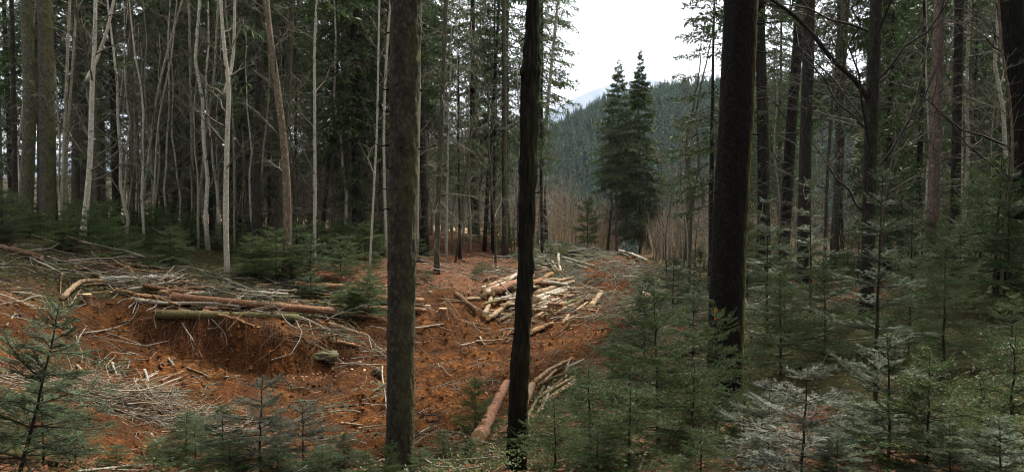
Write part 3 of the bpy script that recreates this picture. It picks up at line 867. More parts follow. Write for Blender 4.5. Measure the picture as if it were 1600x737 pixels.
# ------------------------------------------------------------------ individual trees traced to where they stand
# kind, name, label, pixels (foot first), width at the foot, width at the last pixel, depth (None: where the foot meets the ground), bark, options
TREES = [
 # left edge of the forest
 ('c', 'spruce_tree', 'grey lichen-covered spruce with a flared foot, leftmost of the thick trunks at the forest edge', [(38, 368), (46, 180), (41, 0)], 21, 16, None, 'bark_lichen', dict(top=17, dead=9)),
 ('c', 'spruce_tree', 'straight thick brown spruce trunk right beside the grey flared one at the left', [(75, 372), (74, 180), (70, 0)], 24, 21, None, 'bark_brown', dict(top=18, dead=8)),
 ('c', 'spruce_tree', 'slim dark trunk just behind and left of the grey flared spruce', [(24, 350), (22, 200), (18, 0)], 9, 7, 24, 'bark_dark', dict(top=15, dead=30)),
 ('b', 'beech_tree', 'thin pale twin-stemmed tree close to the right of the thick brown spruce', [(95, 374), (99, 260), (103, 150), (109, 0)], 6, 4, None, 'bark_pale', dict(top=12, n=16, fork=[(102, 372), (104, 240), (112, 120), (120, 0)])),
 ('c', 'conifer', 'brownish grey trunk behind the pale forked beech at the left', [(118, 345), (118, 160), (117, 0)], 12, 9, 27, 'bark_lichen', dict(top=18, dead=50)),
 ('b', 'beech_tree', 'pale leaning beech that forks into two white limbs, brightest trunk at the left', [(127, 384), (136, 310), (141, 240), (144, 140), (148, 60), (150, -40)], 9.5, 5, None, 'bark_birch', dict(top=11, n=16, fork=[(144, 130), (152, 90), (168, 45), (182, -20)], forkw=(6, 4))),
 ('c', 'conifer', 'mid brown trunk directly right of the pale forked beech', [(152, 350), (153, 180), (151, 0)], 9, 7, 25, 'bark_brown', dict(top=17, dead=46)),
 ('c', 'spruce_tree', 'black straight trunk carrying a dark drooping branch mass, right of the forked beech', [(183, 372), (179, 200), (174, 0)], 12.5, 11, None, 'bark_black', dict(top=17, dead=46, low=2.6)),
 ('c', 'conifer', 'slender pinkish straight stem between the black trunk and the leaning pale pair', [(208, 352), (206, 180), (204, 0)], 6.5, 5, 26, 'bark_pink', dict(top=16, dead=40)),
 ('b', 'beech_tree', 'thin pale stem leaning right, rooted left of its thinner companion', [(212, 374), (228, 280), (243, 165), (262, 80), (285, 0)], 5, 3, None, 'bark_pale', dict(top=10, n=14)),
 ('b', 'beech_tree', 'very thin companion of the leaning pale stem, standing just right of it', [(238, 368), (242, 280), (248, 190), (268, 90)], 3.4, 2.4, 22, 'bark_pale', dict(top=9, n=12)),
 ('c', 'conifer', 'dark trunk in the shade right of the leaning pale stems', [(254, 350), (255, 180), (254, 0)], 9, 8, 29, 'bark_dark', dict(top=18, dead=60)),
 ('b', 'dead_tree', 'dark bare stem leaning right in the deep shade of the left forest', [(266, 352), (276, 290), (288, 220), (296, 150)], 8, 5, 27, 'bark_dark', dict(top=8, n=8)),
 ('b', 'beech_tree', 'pale straight pole, left one of the four-stem cluster behind the brushwood', [(302, 368), (300, 240), (298, 130), (295, 0)], 5.5, 4, None, 'bark_pale', dict(top=12, n=16)),
 ('b', 'beech_tree', 'pale pole curving right toward its top, second in the cluster behind the brushwood', [(306, 372), (316, 270), (326, 180), (335, 110), (341, 0)], 5, 3.5, None, 'bark_pale', dict(top=11, n=16)),
 ('b', 'beech_tree', 'dark grey pole behind the cluster of pale poles', [(335, 364), (334, 200), (331, 0)], 7, 6, 25, 'bark_lichen', dict(top=14, n=16)),
 ('b', 'beech_tree', 'mottled pale pole rising out of the log heap and forking high into two stems', [(355, 433), (353, 330), (355, 220), (357, 140), (350, 70), (343, -20)], 9, 5, None, 'bark_birch', dict(top=11, n=16, fork=[(357, 150), (364, 90), (367, 0)], forkw=(6, 4))),
 ('b', 'beech_tree', 'thin short pale pole immediately right of the mottled forking one', [(366, 366), (366, 280), (364, 190)], 3.4, 2.4, 22, 'bark_pale', dict(top=8, n=12)),
 ('c', 'spruce_tree', 'dark straight spruce trunk in front of the green patch, left of the bark-peeling tree', [(397, 408), (402, 250), (405, 120), (404, 0)], 12, 10.5, None, 'bark_dark', dict(top=18, dead=34, low=4.8)),
 ('b', 'dead_tree', 'peeling tan snag with broken side twigs leaning left above the logs', [(447, 434), (449, 330), (444, 230), (432, 130), (421, 50), (414, -20)], 13, 9, None, 'bark_peeling', dict(top=10, n=16, Lm=1.1)),
 ('c', 'conifer', 'brown trunk half hidden behind the foot of the peeling tan snag', [(438, 400), (442, 250), (452, 100), (456, 0)], 10, 8, 21, 'bark_brown', dict(top=17, dead=46)),
 ('b', 'beech_tree', 'slim straight whitish pole standing alone right of the peeling snag', [(491, 414), (492, 280), (491, 90)], 6, 4, None, 'bark_birch', dict(top=9, n=12)),
 ('b', 'dead_tree', 'dark stem slanting right behind the lone whitish pole', [(503, 368), (511, 280), (521, 190)], 8, 6, 29, 'bark_dark', dict(top=8, n=8)),
 ('c', 'spruce_tree', 'bare brownish grey trunk ringed by young green spruces, midway to the big trunk', [(538, 384), (540, 250), (542, 120), (542, 0)], 10.5, 8, None, 'bark_peeling', dict(top=18, dead=44, low=5.5)),
 ('c', 'conifer', 'dark trunk between the brownish grey one and the thin white wavy stem', [(567, 366), (571, 260), (574, 120), (574, 0)], 8, 7, 31, 'bark_dark', dict(top=19, dead=60)),
 ('b', 'birch_tree', 'thin white wavy stem left of the big centre trunk', [(577, 432), (583, 320), (589, 200), (591, 100), (593, 0)], 3.8, 2.8, None, 'bark_birch', dict(top=10, n=14)),
 ('b', 'birch_tree', 'white stem touching the left side of the big centre trunk', [(604, 400), (600, 250), (601, 150), (606, 60), (612, -20)], 4.5, 3.4, 23, 'bark_birch', dict(top=11, n=14)),
 ('b', 'birch_tree', 'thin white stem touching the right side of the big centre trunk', [(652, 400), (654, 250), (656, 120), (655, 0)], 4, 3, 24, 'bark_birch', dict(top=12, n=16)),
 ('c', 'spruce_tree', 'tall trunk, dark at the foot and whitish higher up, rising from the red leaf litter', [(682, 427), (685, 320), (690, 180), (697, 0)], 9, 7, None, 'bark_lichen', dict(top=14, dead=26, low=9.5)),
 ('b', 'birch_tree', 'straight white pole right beside the tall trunk in the red leaf litter', [(697, 404), (699, 280), (700, 160)], 4.6, 3.2, None, 'bark_birch', dict(top=9, n=14)),
 ('b', 'beech_tree', 'grey pole with bare twigs in the red leaf litter, right of the straight white pole', [(718, 396), (718, 280), (716, 160)], 4.4, 3, None, 'bark_pale', dict(top=9, n=14)),
 ('b', 'beech_tree', 'thin grey stem leaning right behind the bare twiggy pole', [(723, 380), (728, 290), (733, 200)], 4, 2.6, 31, 'bark_pale', dict(top=9, n=12)),
 ('b', 'dead_tree', 'dark crooked stem leaning right, left of the black trunk at the forest corner', [(757, 372), (764, 260), (772, 150), (778, 30)], 7, 4, 31, 'bark_dark', dict(top=12, n=16)),
 ('b', 'dead_tree', 'short dark stem close beside the crooked leaning one', [(770, 372), (769, 320), (767, 260)], 6, 4, 32, 'bark_dark', dict(top=7, n=8)),
 ('c', 'conifer', 'grey trunk half hidden just left of the black foreground trunk', [(789, 378), (788, 200), (787, 0)], 9, 7, 30, 'bark_lichen', dict(top=17, dead=40, low=5)),
 ('b', 'birch_tree', 'slender leaning birch, dark below and pale above, right of the black foreground trunk', [(842, 381), (846, 310), (853, 200), (863, 90), (873, -10)], 8, 4, None, 'bark_pale', dict(top=13, n=18)),
 # right of the road
 ('b', 'beech_tree', 'dark smooth trunk with one bright edge leaning right, beside the huge mossy trunk', [(1222, 445), (1229, 320), (1236, 200), (1245, 90), (1252, 0)], 17, 16, None, 'bark_dark', dict(top=13, n=14, Lm=2.6)),
 ('c', 'spruce_tree', 'thick dark trunk half hidden behind the smooth leaning one', [(1254, 400), (1258, 250), (1262, 120), (1265, 0)], 19, 17, 17, 'bark_dark', dict(top=16, dead=40, low=12)),
 ('c', 'conifer', 'slim grey trunk farther back between the dark pair and the lichen-spotted trunk', [(1304, 400), (1310, 250), (1318, 100), (1324, 0)], 9, 8, 24, 'bark_lichen', dict(top=16, dead=50)),
 ('b', 'beech_tree', 'dark lichen-spotted trunk sending one long crooked limb up to the left', [(1354, 492), (1357, 380), (1360, 240), (1364, 120), (1369, 0)], 21, 18, None, 'bark_dark', dict(top=14, n=16, Lm=2.6, limb=[(1357, 155), (1335, 125), (1300, 92), (1268, 52), (1235, 20), (1196, -6)])),
 ('c', 'spruce_tree', 'straight pinkish grey spruce trunk with small knots, right of the lichen-spotted trunk', [(1454, 440), (1459, 300), (1463, 160), (1468, 0)], 19, 16, 14.5, 'bark_pink', dict(top=17, dead=22)),
 ('c', 'spruce_tree', 'dark trunk right of the pinkish grey spruce', [(1491, 445), (1494, 250), (1499, 0)], 15, 13, 16, 'bark_dark', dict(top=17, dead=44)),
 ('b', 'beech_tree', 'pale thin stem winding up beside the dark trunk near the right edge', [(1508, 420), (1507, 330), (1513, 230), (1510, 140), (1516, 0)], 6.5, 5, 17, 'bark_pale', dict(top=12, n=16)),
 ('b', 'beech_tree', 'thick dark gnarled trunk bowing outward at the right edge', [(1573, 446), (1583, 370), (1594, 300), (1600, 230), (1597, 150), (1588, 70), (1580, -20)], 34, 42, None, 'bark_black', dict(top=13, n=12, Lm=2.4)),
 ('b', 'beech_tree', 'thin yellowish stem curving in front of the gnarled trunk at the right edge', [(1564, 430), (1572, 340), (1582, 250), (1578, 160), (1566, 80), (1560, 0)], 5, 3.5, 12.2, 'bark_peeling', dict(top=10, n=12, Lm=1.2)),
 ('b', 'beech_tree', 'crooked grey sapling behind the lichen-spotted trunk, bending right', [(1374, 430), (1382, 330), (1398, 240), (1430, 160), (1446, 90)], 6, 3.5, 15, 'bark_lichen', dict(top=8, n=14)),
 ('b', 'beech_tree', 'slim grey pole left of the slim grey trunk in the right forest', [(1289, 410), (1292, 300), (1300, 170), (1312, 40)], 6, 4, 21, 'bark_lichen', dict(top=11, n=18)),
 ('b', 'beech_tree', 'grey twin-stem thicket tree just left of the huge mossy trunk', [(1076, 400), (1080, 310), (1072, 230), (1085, 160)], 5, 3, 24, 'bark_lichen', dict(top=8, n=18, fork=[(1078, 330), (1092, 250), (1088, 180), (1098, 120)], forkw=(4, 2.5))),
 ('c', 'dead_tree', 'bare brown trunk in the brushwood left of the huge mossy trunk', [(1073, 400), (1075, 330), (1077, 270)], 7, 5, 34, 'bark_brown', dict(top=6, dead=30, nocrown=True)),
 ('b', 'dead_tree', 'dark short stem leaning at the crest, left of the pair of spruces', [(949, 390), (953, 350), (957, 318)], 4, 3, 45, 'bark_dark', dict(top=3.5, n=6)),
]


def build_tree(kind, name, label, px, w0, w1, Y, barkname, op, idx):
    r = np.random.default_rng(500 + idx)
    if Y is None:
        g = ground_at(*px[0]); Y = float(g[1])
    path, rad = make_trunk(px, Y, w0, w1, r, op['top'])
    o = thing(name, path[0] + [0, 0, .25], label, 'tree')
    org = path[0] + [0, 0, .25]
    lp = path - org
    S = 12 if w0 > 9 else 7
    t = MB(); trunk_tube(t, lp, rad, S, r, rough=.07, flare=.45 if w0 > 8 else .2, seed=idx)
    if 'fork' in op:
        fk = np.array([at(a, b, Y + .25) for a, b in op['fork']]) - org
        fw = op.get('forkw', (w0 * .8, w1 * .8))
        if op['fork'][0][1] > 340: fk[0, 2] = float(H(fk[0, 0] + org[0], fk[0, 1] + org[1])) - org[2] - .2
        else: fk[0, 1] -= .25
        fp = spline(fk, 16); fr = np.linspace(fw[0], fw[1], 16) / F * Y * .5
        ext = fp[-1] + unit(fp[-1] - fp[-3])[None] * np.linspace(.5, 4, 5)[:, None] + np.cumsum(r.normal(0, .05, (5, 3)), 0)
        fp = np.concatenate([fp, ext]); fr = np.concatenate([fr, np.linspace(fr[-1], .012, 6)[1:]])
        trunk_tube(t, fp, fr, S, r, flare=0, seed=idx + 9)
    link('trunk', t.mesh('trunk', M[barkname]), o)
    if kind == 'c':
        d = MB()
        if op.get('dead'): dead_branches(d, .7, min(op['top'] * .6, 9.0), int(op['dead'] * 1.5), r, 1.35, .011, trunk=lp, K=8)
        if d.n: link('dead_branches', d.mesh('dead_branches', M['twig_grey']), o)['kind'] = 'stuff'
        if not op.get('nocrown'):
            low = op.get('low', 7.5)
            kx = float(np.interp(low, lp[:, 2], lp[:, 0]))
            c = link('crown', CROWN_HIGH[idx % 2], o, (kx, 0, low), (0, 0, r.random() * TAU), (1, 1, (op['top'] - low + .8) / 10))
    else:
        tm = M['twig_dark' if barkname in ('bark_dark', 'bark_black') else 'twig_grey']
        for q in broadleaf_limbs(lp, rad, r, op['n'], .22, op.get('Lm', 1.7), K=7, K2=3): link('limb', q.mesh('limb', tm), o)
        if 'limb' in op:
            d = MB()
            lm = np.array([at(a, b, Y - .2 * k) for k, (a, b) in enumerate(op['limb'])]) - org
            P = spline(lm, 18); R = np.linspace(9, 4.5, 18) / F * Y * .5
            d.tubes(P, R, 7)
            Q, l = laterals(P[None], np.array([3.0]), 14, .15, 1, .35, r, 5, 45, -.1, .4, .4)
            d.tubes(Q, np.linspace(.011, .004, 5)[None].repeat(len(Q), 0), 3)
            R_, l2 = laterals(Q, l, 4, .3, .98, .5, r, 4, 42, -.1, .5, .4); d.tubes(R_, np.full(R_.shape[:2], .003), 3)
            link('limb', d.mesh('limb', tm), o)
    return o


for i_, row in enumerate(TREES): build_tree(*row, i_)


# ------------------------------------------------------------------ the three foreground trunks
def near_trunk(name, label, px, w, Y, barkname, stubs, seed, S=44, rings=150, rough=.05, fine=.05, top=14, lumps=()):
    r = np.random.default_rng(seed)
    P = np.array([at(a, b, Y) for a, b in px]); P[0, 2] = float(H(P[0, 0], Y)) - .3
    path = spline(P, rings)
    wy = np.interp(path[:, 2], sorted(at(a, b, Y)[2] for a, b in px), [x for _, x in sorted(zip([at(a, b, Y)[2] for a, b in px], w))])
    rad = wy / F * Y * .5
    for ly, amt in lumps:
        lz = at(px[0][0], ly, Y)[2]; rad = rad + amt * np.exp(-((path[:, 2] - lz) / .09) ** 2)
    n2 = 24; zt = path[0, 2] + top
    d = unit(path[-1] - path[-8]); zz = np.linspace(path[-1, 2], zt, n2 + 1)[1:]
    ext = path[-1] + d / d[2] * (zz - path[-1, 2])[:, None]
    path = np.concatenate([path, ext]); rad = np.concatenate([rad, np.linspace(rad[-1], rad[-1] * .5, n2 + 1)[1:]])
    org = path[0] + [0, 0, .3]
    o = thing(name, org, label, 'tree')
    lp = path - org
    t = MB(); trunk_tube(t, lp, rad, S, r, rough=rough, fine=fine, flare=.35, seed=seed)
    link('trunk', t.mesh('trunk', M[barkname]), o)
    for sx, sy, az, L in stubs:
        z = at(sx, sy, Y)[2] - org[2]
        c = np.array([np.interp(z, lp[:, 2], lp[:, 0]), np.interp(z, lp[:, 2], lp[:, 1]), z]); rr = float(np.interp(z, lp[:, 2], rad))
        a = math.radians(az); h = np.array([math.cos(a), math.sin(a), 0])
        q = np.stack([c + h * (rr * .7), c + h * (rr * 1.05) + [0, 0, -.004], c + h * (rr + L * .5) + [0, 0, -.02 + .02 * r.random()], c + h * (rr + L) + r.normal(0, .02, 3)])
        m = MB(); m.tubes(spline(q, 8), np.array([.020, .018, .013, .010, .008, .007, .005, .003]) * (.8 + L), 7)
        link('branch_stub', m.mesh('branch_stub', M['bark_black']), o)
    link('crown', CROWN_HIGH[seed % 2], o, (float(lp[-24, 0]), 0, top - 7), None, (1, 1, .8))
    return o, org, lp, rad


near_trunk('spruce_tree', 'big brown spruce trunk with short dead branch stubs in the centre foreground', [(624, 760), (626, 560), (628, 368), (632, 180), (635, -10)], [46, 43, 43, 46, 48], 7.5, 'bark_brown',
           [(610, 48, 160, .12), (612, 140, 200, .10), (612, 226, 176, .15), (607, 293, 150, .17), (608, 262, 225, .05), (650, 140, 5, .08), (650, 232, 0, .07), (632, 92, 265, .05), (625, 232, 270, .05), (612, 176, 215, .05), (622, 335, 255, .05), (640, 407, 350, .12), (648, 443, 0, .07), (605, 326, 205, .07)], 1, rough=.07, fine=.09, lumps=[(48, .005), (106, .007), (140, .005), (232, .008), (293, .006), (407, .006), (443, .005), (520, .005)])
near_trunk('dead_tree', 'slim black knobbly trunk in the foreground, just right of the centre', [(804, 760), (812, 600), (820, 430), (825, 260), (827, 150), (831, 60), (834, -10)], [30, 28, 23, 24, 27, 22, 21], 7.2, 'bark_black',
           [(818, 60, 185, .04), (822, 300, 10, .05), (835, 420, 0, .10), (812, 520, 180, .03)], 2, S=40, rings=200, rough=.2, fine=.26, lumps=[(110, .022), (84, .009), (195, .012), (260, .008), (330, .010), (420, .006), (480, .009), (560, .006)])
BT, BO, BP, BR = near_trunk('spruce_tree', 'huge dark mossy trunk with an orange paint mark, right of the road', [(1133, 650), (1135, 500), (1140, 368), (1150, 180), (1158, -10)], [56, 54, 54, 52, 52], 8.75, 'bark_moss',
           [(1172, 80, 0, .22), (1168, 130, 20, .15), (1172, 40, 330, .25), (1165, 210, 340, .12), (1120, 300, 190, .05)], 3, rough=.05, fine=.05)
# orange paint mark wrapped on the bark
pz = at(1114, 488, 8.75)[2] - BO[2]
pr = float(np.interp(pz, BP[:, 2], BR)) * 1.035; pcx = float(np.interp(pz, BP[:, 2], BP[:, 0])); pcy = float(np.interp(pz, BP[:, 2], BP[:, 1]))
pa = np.linspace(math.radians(212), math.radians(227), 5); pzz = np.linspace(-.07, .07, 7)
PA, PZ = np.meshgrid(pa, pzz); pw = 1 - .35 * np.abs(PZ / .07) ** 2; PA = math.radians(219) + (PA - math.radians(219)) * pw
pm = MB(); i3, j3 = np.meshgrid(np.arange(4), np.arange(6)); b3 = j3 * 5 + i3
pm.quads(np.stack([pcx + pr * np.cos(PA), pcy + pr * np.sin(PA), pz + PZ], -1), np.stack([b3, b3 + 1, b3 + 6, b3 + 5], -1))
link('paint_mark', pm.mesh('paint_mark', M['paint']), BT)

# ------------------------------------------------------------------ spruces at the clearing's edge
def edge_tree(k, px, Y, top_py, label, rz=0.0, sx=1.0, name='spruce_tree', store=None):
    st = store or EDGE
    X = at(px, 330, Y)[0]; z = float(H(X, Y)); topz = at(px, top_py, Y)[2]
    hh = {0: 13, 1: 12, 2: 17}[k] if store is None else {0: 22, 1: 25, 2: 18, 3: 24, 4: 14}[k]
    o = put_forest(k, X, Y, label, None, 1.0, rz, name, st)
    s = (topz - z) / hh; o.scale = (s * sx, s * sx, s)
    return o


edge_tree(0, 999, 47.5, 80, 'taller dense dark spruce of the pair standing at the end of the dirt road', .4, .95)
edge_tree(1, 966, 46.5, 94, 'shorter spruce with a bare pinkish lower trunk, left of the pair at the road end', 1.4, 1.0)
edge_tree(2, 1112, 21, -150, 'spruce with long level branch tiers reaching left over the valley, behind the huge mossy trunk', .9, 1.15)
edge_tree(2, 1190, 27, -120, 'sparse spruce rising behind and right of the huge mossy trunk', 2.2, .95)
edge_tree(3, 848, 34, -120, 'spruce whose short dark branches stick out right of the black foreground trunk', 1.1, .75, store=FOREST)
edge_tree(2, 330, 24.5, -210, 'low-branched green spruce behind the curving clustered pole', .5, .9, store=FOREST)
edge_tree(2, 553, 25, -200, 'low-branched green spruce right of the brownish grey trunk', 2.5, .9, store=FOREST)
edge_tree(2, 245, 28, -150, 'green spruce behind the leaning pale stem', 1.5, .9, store=FOREST)
edge_tree(2, 420, 28, -190, 'green spruce left of the peeling tan snag', 4.0, .85, store=FOREST)
edge_tree(2, 772, 31, -60, 'dark spruce filling the gap left of the black foreground trunk', 2.0, .85)
edge_tree(2, 718, 27, -60, 'green drooping spruce between the big trunk and the black trunk', .3, .8)
edge_tree(2, 462, 23, -190, 'spruce with bright green low branches behind the peeling snag', 3.1, .85)
edge_tree(2, 595, 30, -160, 'shaded spruce directly behind the big centre trunk', 1.9, .9)

# ------------------------------------------------------------------ the forest behind: conifers one by one
pts = []
def far_enough(x, y, d): return all((x - a) ** 2 + (y - b) ** 2 > d * d for a, b in pts)


LIT = [(-6.5, 15.8), (-5, 15.6), (-3.5, 15.8), (-2, 16.5), (-3, 13.5), (-1, 14), (0.2, 15), (-.5, 20), (1, 21), (2, 19), (3, 25), (2.5, 29), (-1.5, 22)]


def in_sun_lane(x, y):
    sx, sy = math.sin(SUN_AZ), math.cos(SUN_AZ)
    for a, b in LIT:
        t = (x - a) * sx + (y - b) * sy; e = abs((x - a) * sy - (y - b) * sx)
        if 0 < t < 14.5 and e < 1.9: return True
    return False


def scatter_forest(n, pxr, Yr, kinds, label, group, dens_px=None, seed=0, dmin=1.7):
    r = np.random.default_rng(seed); c = 0
    for _ in range(n * 30):
        if c >= n: break
        Y = math.sqrt(r.uniform(Yr[0] ** 2, Yr[1] ** 2)); px = r.uniform(*pxr); X = (px - CX) / F * Y
        if dens_px is not None and r.random() > np.interp(px, *dens_px): continue
        if in_sun_lane(X, Y) or not far_enough(X, Y, dmin): continue
        pts.append((X, Y)); c += 1
        put_forest(int(r.choice(kinds)), X, Y, label + ' ' + beside(px), group, float(r.uniform(.8, 1.15)), float(r.random() * TAU))


scatter_forest(33, (-60, 850), (24, 40), [0, 1, 1, 3, 3, 2], 'shaded conifer in the left forest', 'conifers in the front ranks of the left forest',
               ([-60, 0, 60, 190, 260, 690, 700, 850], [.2, .16, .12, .16, .8, 1, .2, .15]), 3, 2.0)
scatter_forest(46, (-60, 835), (40, 88), [0, 0, 2, 2, 4, 3, 1], 'dim conifer deep in the left forest', 'conifers deep inside the left forest',
               ([-60, 0, 60, 190, 250, 690, 700, 860], [.22, .16, .10, .14, .8, 1, .22, .25]), 4, 2.4)
scatter_forest(18, (1190, 1680), (19, 36), [0, 1, 3, 3, 2, 4], 'shaded conifer in the right forest', 'conifers in the front ranks of the right forest',
               ([1190, 1270, 1290, 1350, 1400, 1680], [.4, .3, .12, .18, .7, 1]), 5, 2.0)
scatter_forest(28, (1130, 1680), (36, 72), [0, 2, 4, 3], 'dim conifer deep in the right forest', 'conifers deep inside the right forest',
               ([1130, 1180, 1240, 1270, 1350, 1680], [.2, .4, .4, .15, .25, 1]), 6, 2.4)

scatter_forest(22, (-620, -200), (24, 62), [0, 1, 2, 4], 'conifer beyond the left edge of the picture,', 'conifers beyond the left edge', None, 14, 3.0)
scatter_forest(22, (1680, 2150), (14, 50), [0, 1, 2, 4], 'conifer beyond the right edge of the picture,', 'conifers beyond the right edge', None, 15, 3.0)
# forest carried on unseen behind and beside the camera, added to shade the foreground
r = np.random.default_rng(8)
for k in range(400):
    if len(pts) > 5000: break
    X = r.uniform(-24, 24); Y = r.uniform(-24, 13)
    if abs(X) < .75 * max(Y, 0) + 2.6 + .25 * abs(min(Y, 0)) * 0 and Y > -3.2: continue
    if abs(X) < 1.0 and Y > -5: continue
    if not far_enough(X, Y, 3.3): continue
    pts.append((X, Y))
    put_forest([4, 2, 0, 0, 1][int(r.integers(5))], X, Y, 'unseen conifer added around the viewpoint to shade the foreground, outside the picture', 'unseen conifers added around the viewpoint', float(r.uniform(.9, 1.15)), float(r.random() * TAU))

# thin bare poles between them
POLES = []
for k in range(6):
    r = np.random.default_rng(900 + k); h = 9 + 3 * r.random(); n = 12
    z = np.linspace(-.2, h, n); p = np.stack([np.cumsum(r.normal(0, .07, n)), np.cumsum(r.normal(0, .07, n)), z], -1)
    rd = np.linspace(.055, .014, n)
    t = MB(); trunk_tube(t, p, rd, 6, r, flare=.2, seed=k)
    d = MB()
    for q in broadleaf_limbs(p, rd, r, 18, .15, 1.8, K=6, K2=3, rmin=.004):
        for v, f, m_ in zip(q.V, q.Q, q.qm): d.V.append(v); d.Q.append(f + d.n); d.qm.append(m_)
        d.n += q.n
    POLES.append((t.mesh('trunk', M[('bark_pale', 'bark_birch', 'bark_lichen')[k % 3]]), d.mesh('limbs', M['twig_grey'])))


def scatter_poles(n, pxr, Yr, label, group, seed, smin=.7, smax=1.25):
    r = np.random.default_rng(seed)
    for _ in range(n):
        Y = r.uniform(*Yr); px = r.uniform(*pxr); X = (px - CX) / F * Y
        o = thing('bare_pole', (X, Y, float(H(X, Y))), label + ' ' + beside(px), 'tree', group, r.random() * TAU, float(r.uniform(smin, smax)))
        o.rotation_euler = (r.normal(0, .05), r.normal(0, .05), r.random() * TAU)
        t, d = POLES[int(r.integers(6))]; link('trunk', t, o); link('limbs', d, o)['kind'] = 'stuff'


scatter_poles(26, (-20, 560), (20, 42), 'thin bare grey pole in the left forest', 'thin bare poles in the left forest', 21)
scatter_poles(20, (110, 480), (19.5, 28), 'slim pale pole at the left forest edge', 'slim pale poles at the edge of the left forest', 26, .6, .85)
scatter_poles(22, (520, 860), (25, 44), 'thin bare grey pole in the middle forest', 'thin bare poles behind the foreground trunks', 22)
scatter_poles(14, (1180, 1620), (14, 36), 'thin bare grey pole in the right forest', 'thin bare poles in the right forest', 23, .55, 1.1)
scatter_poles(14, (1035, 1120), (24, 44), 'thin bare grey pole in the thicket', 'thin bare poles in the thicket beside the mossy trunk', 24, .4, .65)
scatter_poles(7, (850, 900), (42, 50), 'thin whitish bare sapling in the brushwood', 'whitish bare saplings in the brushwood', 25, .3, .5)

# ------------------------------------------------------------------ the wooded hill across the valley: a far wood that reads as one mass
r = np.random.default_rng(77)
fw = MB(); K = 130
nt = 9500
Yt = np.sqrt(r.uniform(150 ** 2, 375 ** 2, nt)); pxt = r.uniform(640, 1330, nt); Xt = (pxt - CX) / F * Yt
Zt = H(Xt, Yt)
ht = (3.0 + 4.2 * r.random(nt) ** 1.4) * np.interp(Yt, [150, 330], [1.7, .95]) * (1 + .25 * fbm(Xt * .02, Yt * .02, 55)); wt_ = ht * r.uniform(.20, .34, nt)
keep = (Zt + ht) > -40; Xt, Yt, Zt, ht, wt_ = [a[keep] for a in (Xt, Yt, Zt, ht, wt_)]; nt = len(Xt)
K = 40
u = np.linspace(.03, .995, K)[None] + r.normal(0, .004, (nt, K))                    # height up the tree
az = np.arange(K)[None] * 2.4 + r.random((nt, K)) * 1.2
R0 = wt_[:, None] * (1.01 - u) ** .95 * (.75 + .5 * r.random((nt, K)))
hx, hy = np.cos(az), np.sin(az)
c = np.stack([Xt[:, None] + 0 * u, Yt[:, None] + 0 * u, Zt[:, None] + ht[:, None] * u], -1)
dn = ht[:, None] * .055 + 0 * u
tip = c + np.stack([hx * R0, hy * R0, -dn - .25 * R0], -1)
sw = wt_[:, None] * .46 * (1.03 - u)
s1 = c + np.stack([hx * R0 * .35 - hy * sw, hy * R0 * .35 + hx * sw, dn * .6], -1)
s2 = c + np.stack([hx * R0 * .35 + hy * sw, hy * R0 * .35 - hx * sw, dn * .6], -1)
b = np.arange(nt * K) * 3
fw.tris(np.stack([s1, s2, tip], 2).reshape(-1, 3), np.stack([b, b + 1, b + 2], -1))
o = link('far_forest', fw.mesh('far_forest', M['needle_far'], False)); o['kind'] = 'stuff'
o['label'] = 'bluish conifer forest covering the hill across the valley'


# ------------------------------------------------------------------ young spruces and firs
def young_proto(seed, mats, **kw):
    r = np.random.default_rng(seed); h = kw.pop('h')
    st, fo = young_conifer(h, r, **kw)
    return h, st.mesh('stem', M['bark_young']), fo.mesh('foliage', [M['bark_young'], M[mats]])


YP = {
 'spruce': young_proto(301, 'needle_spruce', h=1.5, spread=.85, kind='spruce', gap=.22),
 'bushy': young_proto(302, 'needle_spruce', h=1.0, spread=.75, kind='spruce', gap=.18, el=(4, 45)),
 'bright': young_proto(303, 'needle_bright', h=1.0, spread=.6, kind='spruce', gap=.17, ln=.021, wd=.004, el=(10, 50)),
 'fir': young_proto(304, 'needle_fir', h=1.2, spread=.72, kind='fir', gap=.17, ln=.024, wd=.0042, spacing=.0042, el=(4, 40)),
 'silver': young_proto(305, 'needle_silver', h=1.1, spread=.72, kind='fir', gap=.16, ln=.024, wd=.0045, spacing=.0044, el=(6, 40), bare=.12),
 'tall': young_proto(306, 'needle_fir', h=2.5, spread=.72, kind='fir', gap=.27, ln=.026, wd=.005, spacing=.005, el=(6, 38), first=.3, density=.85),
 'tallspruce': young_proto(307, 'needle_spruce', h=2.3, spread=1.0, kind='spruce', gap=.26, spacing=.0046, ln=.023, wd=.0042, first=.12),
}


def young(kind, px, Y, top_py, label, group=None, wide=1.0, lean=(0, 0), name='young_spruce'):
    h, st, fo = YP[kind]
    X = float(at(px, 330, Y)[0]); z = float(H(X, Y)); tz = float(at(px, top_py, Y)[2])
    s = max(.25, (tz - z) / h)
    o = thing(name, (X, Y, z), label, 'young tree', group)
    o.rotation_euler = (lean[0], lean[1], RNG.random() * TAU if lean == (0, 0) else .4)
    o.scale = (s * wide, s * wide, s)
    link('stem', st, o); link('foliage', fo, o)
    return o


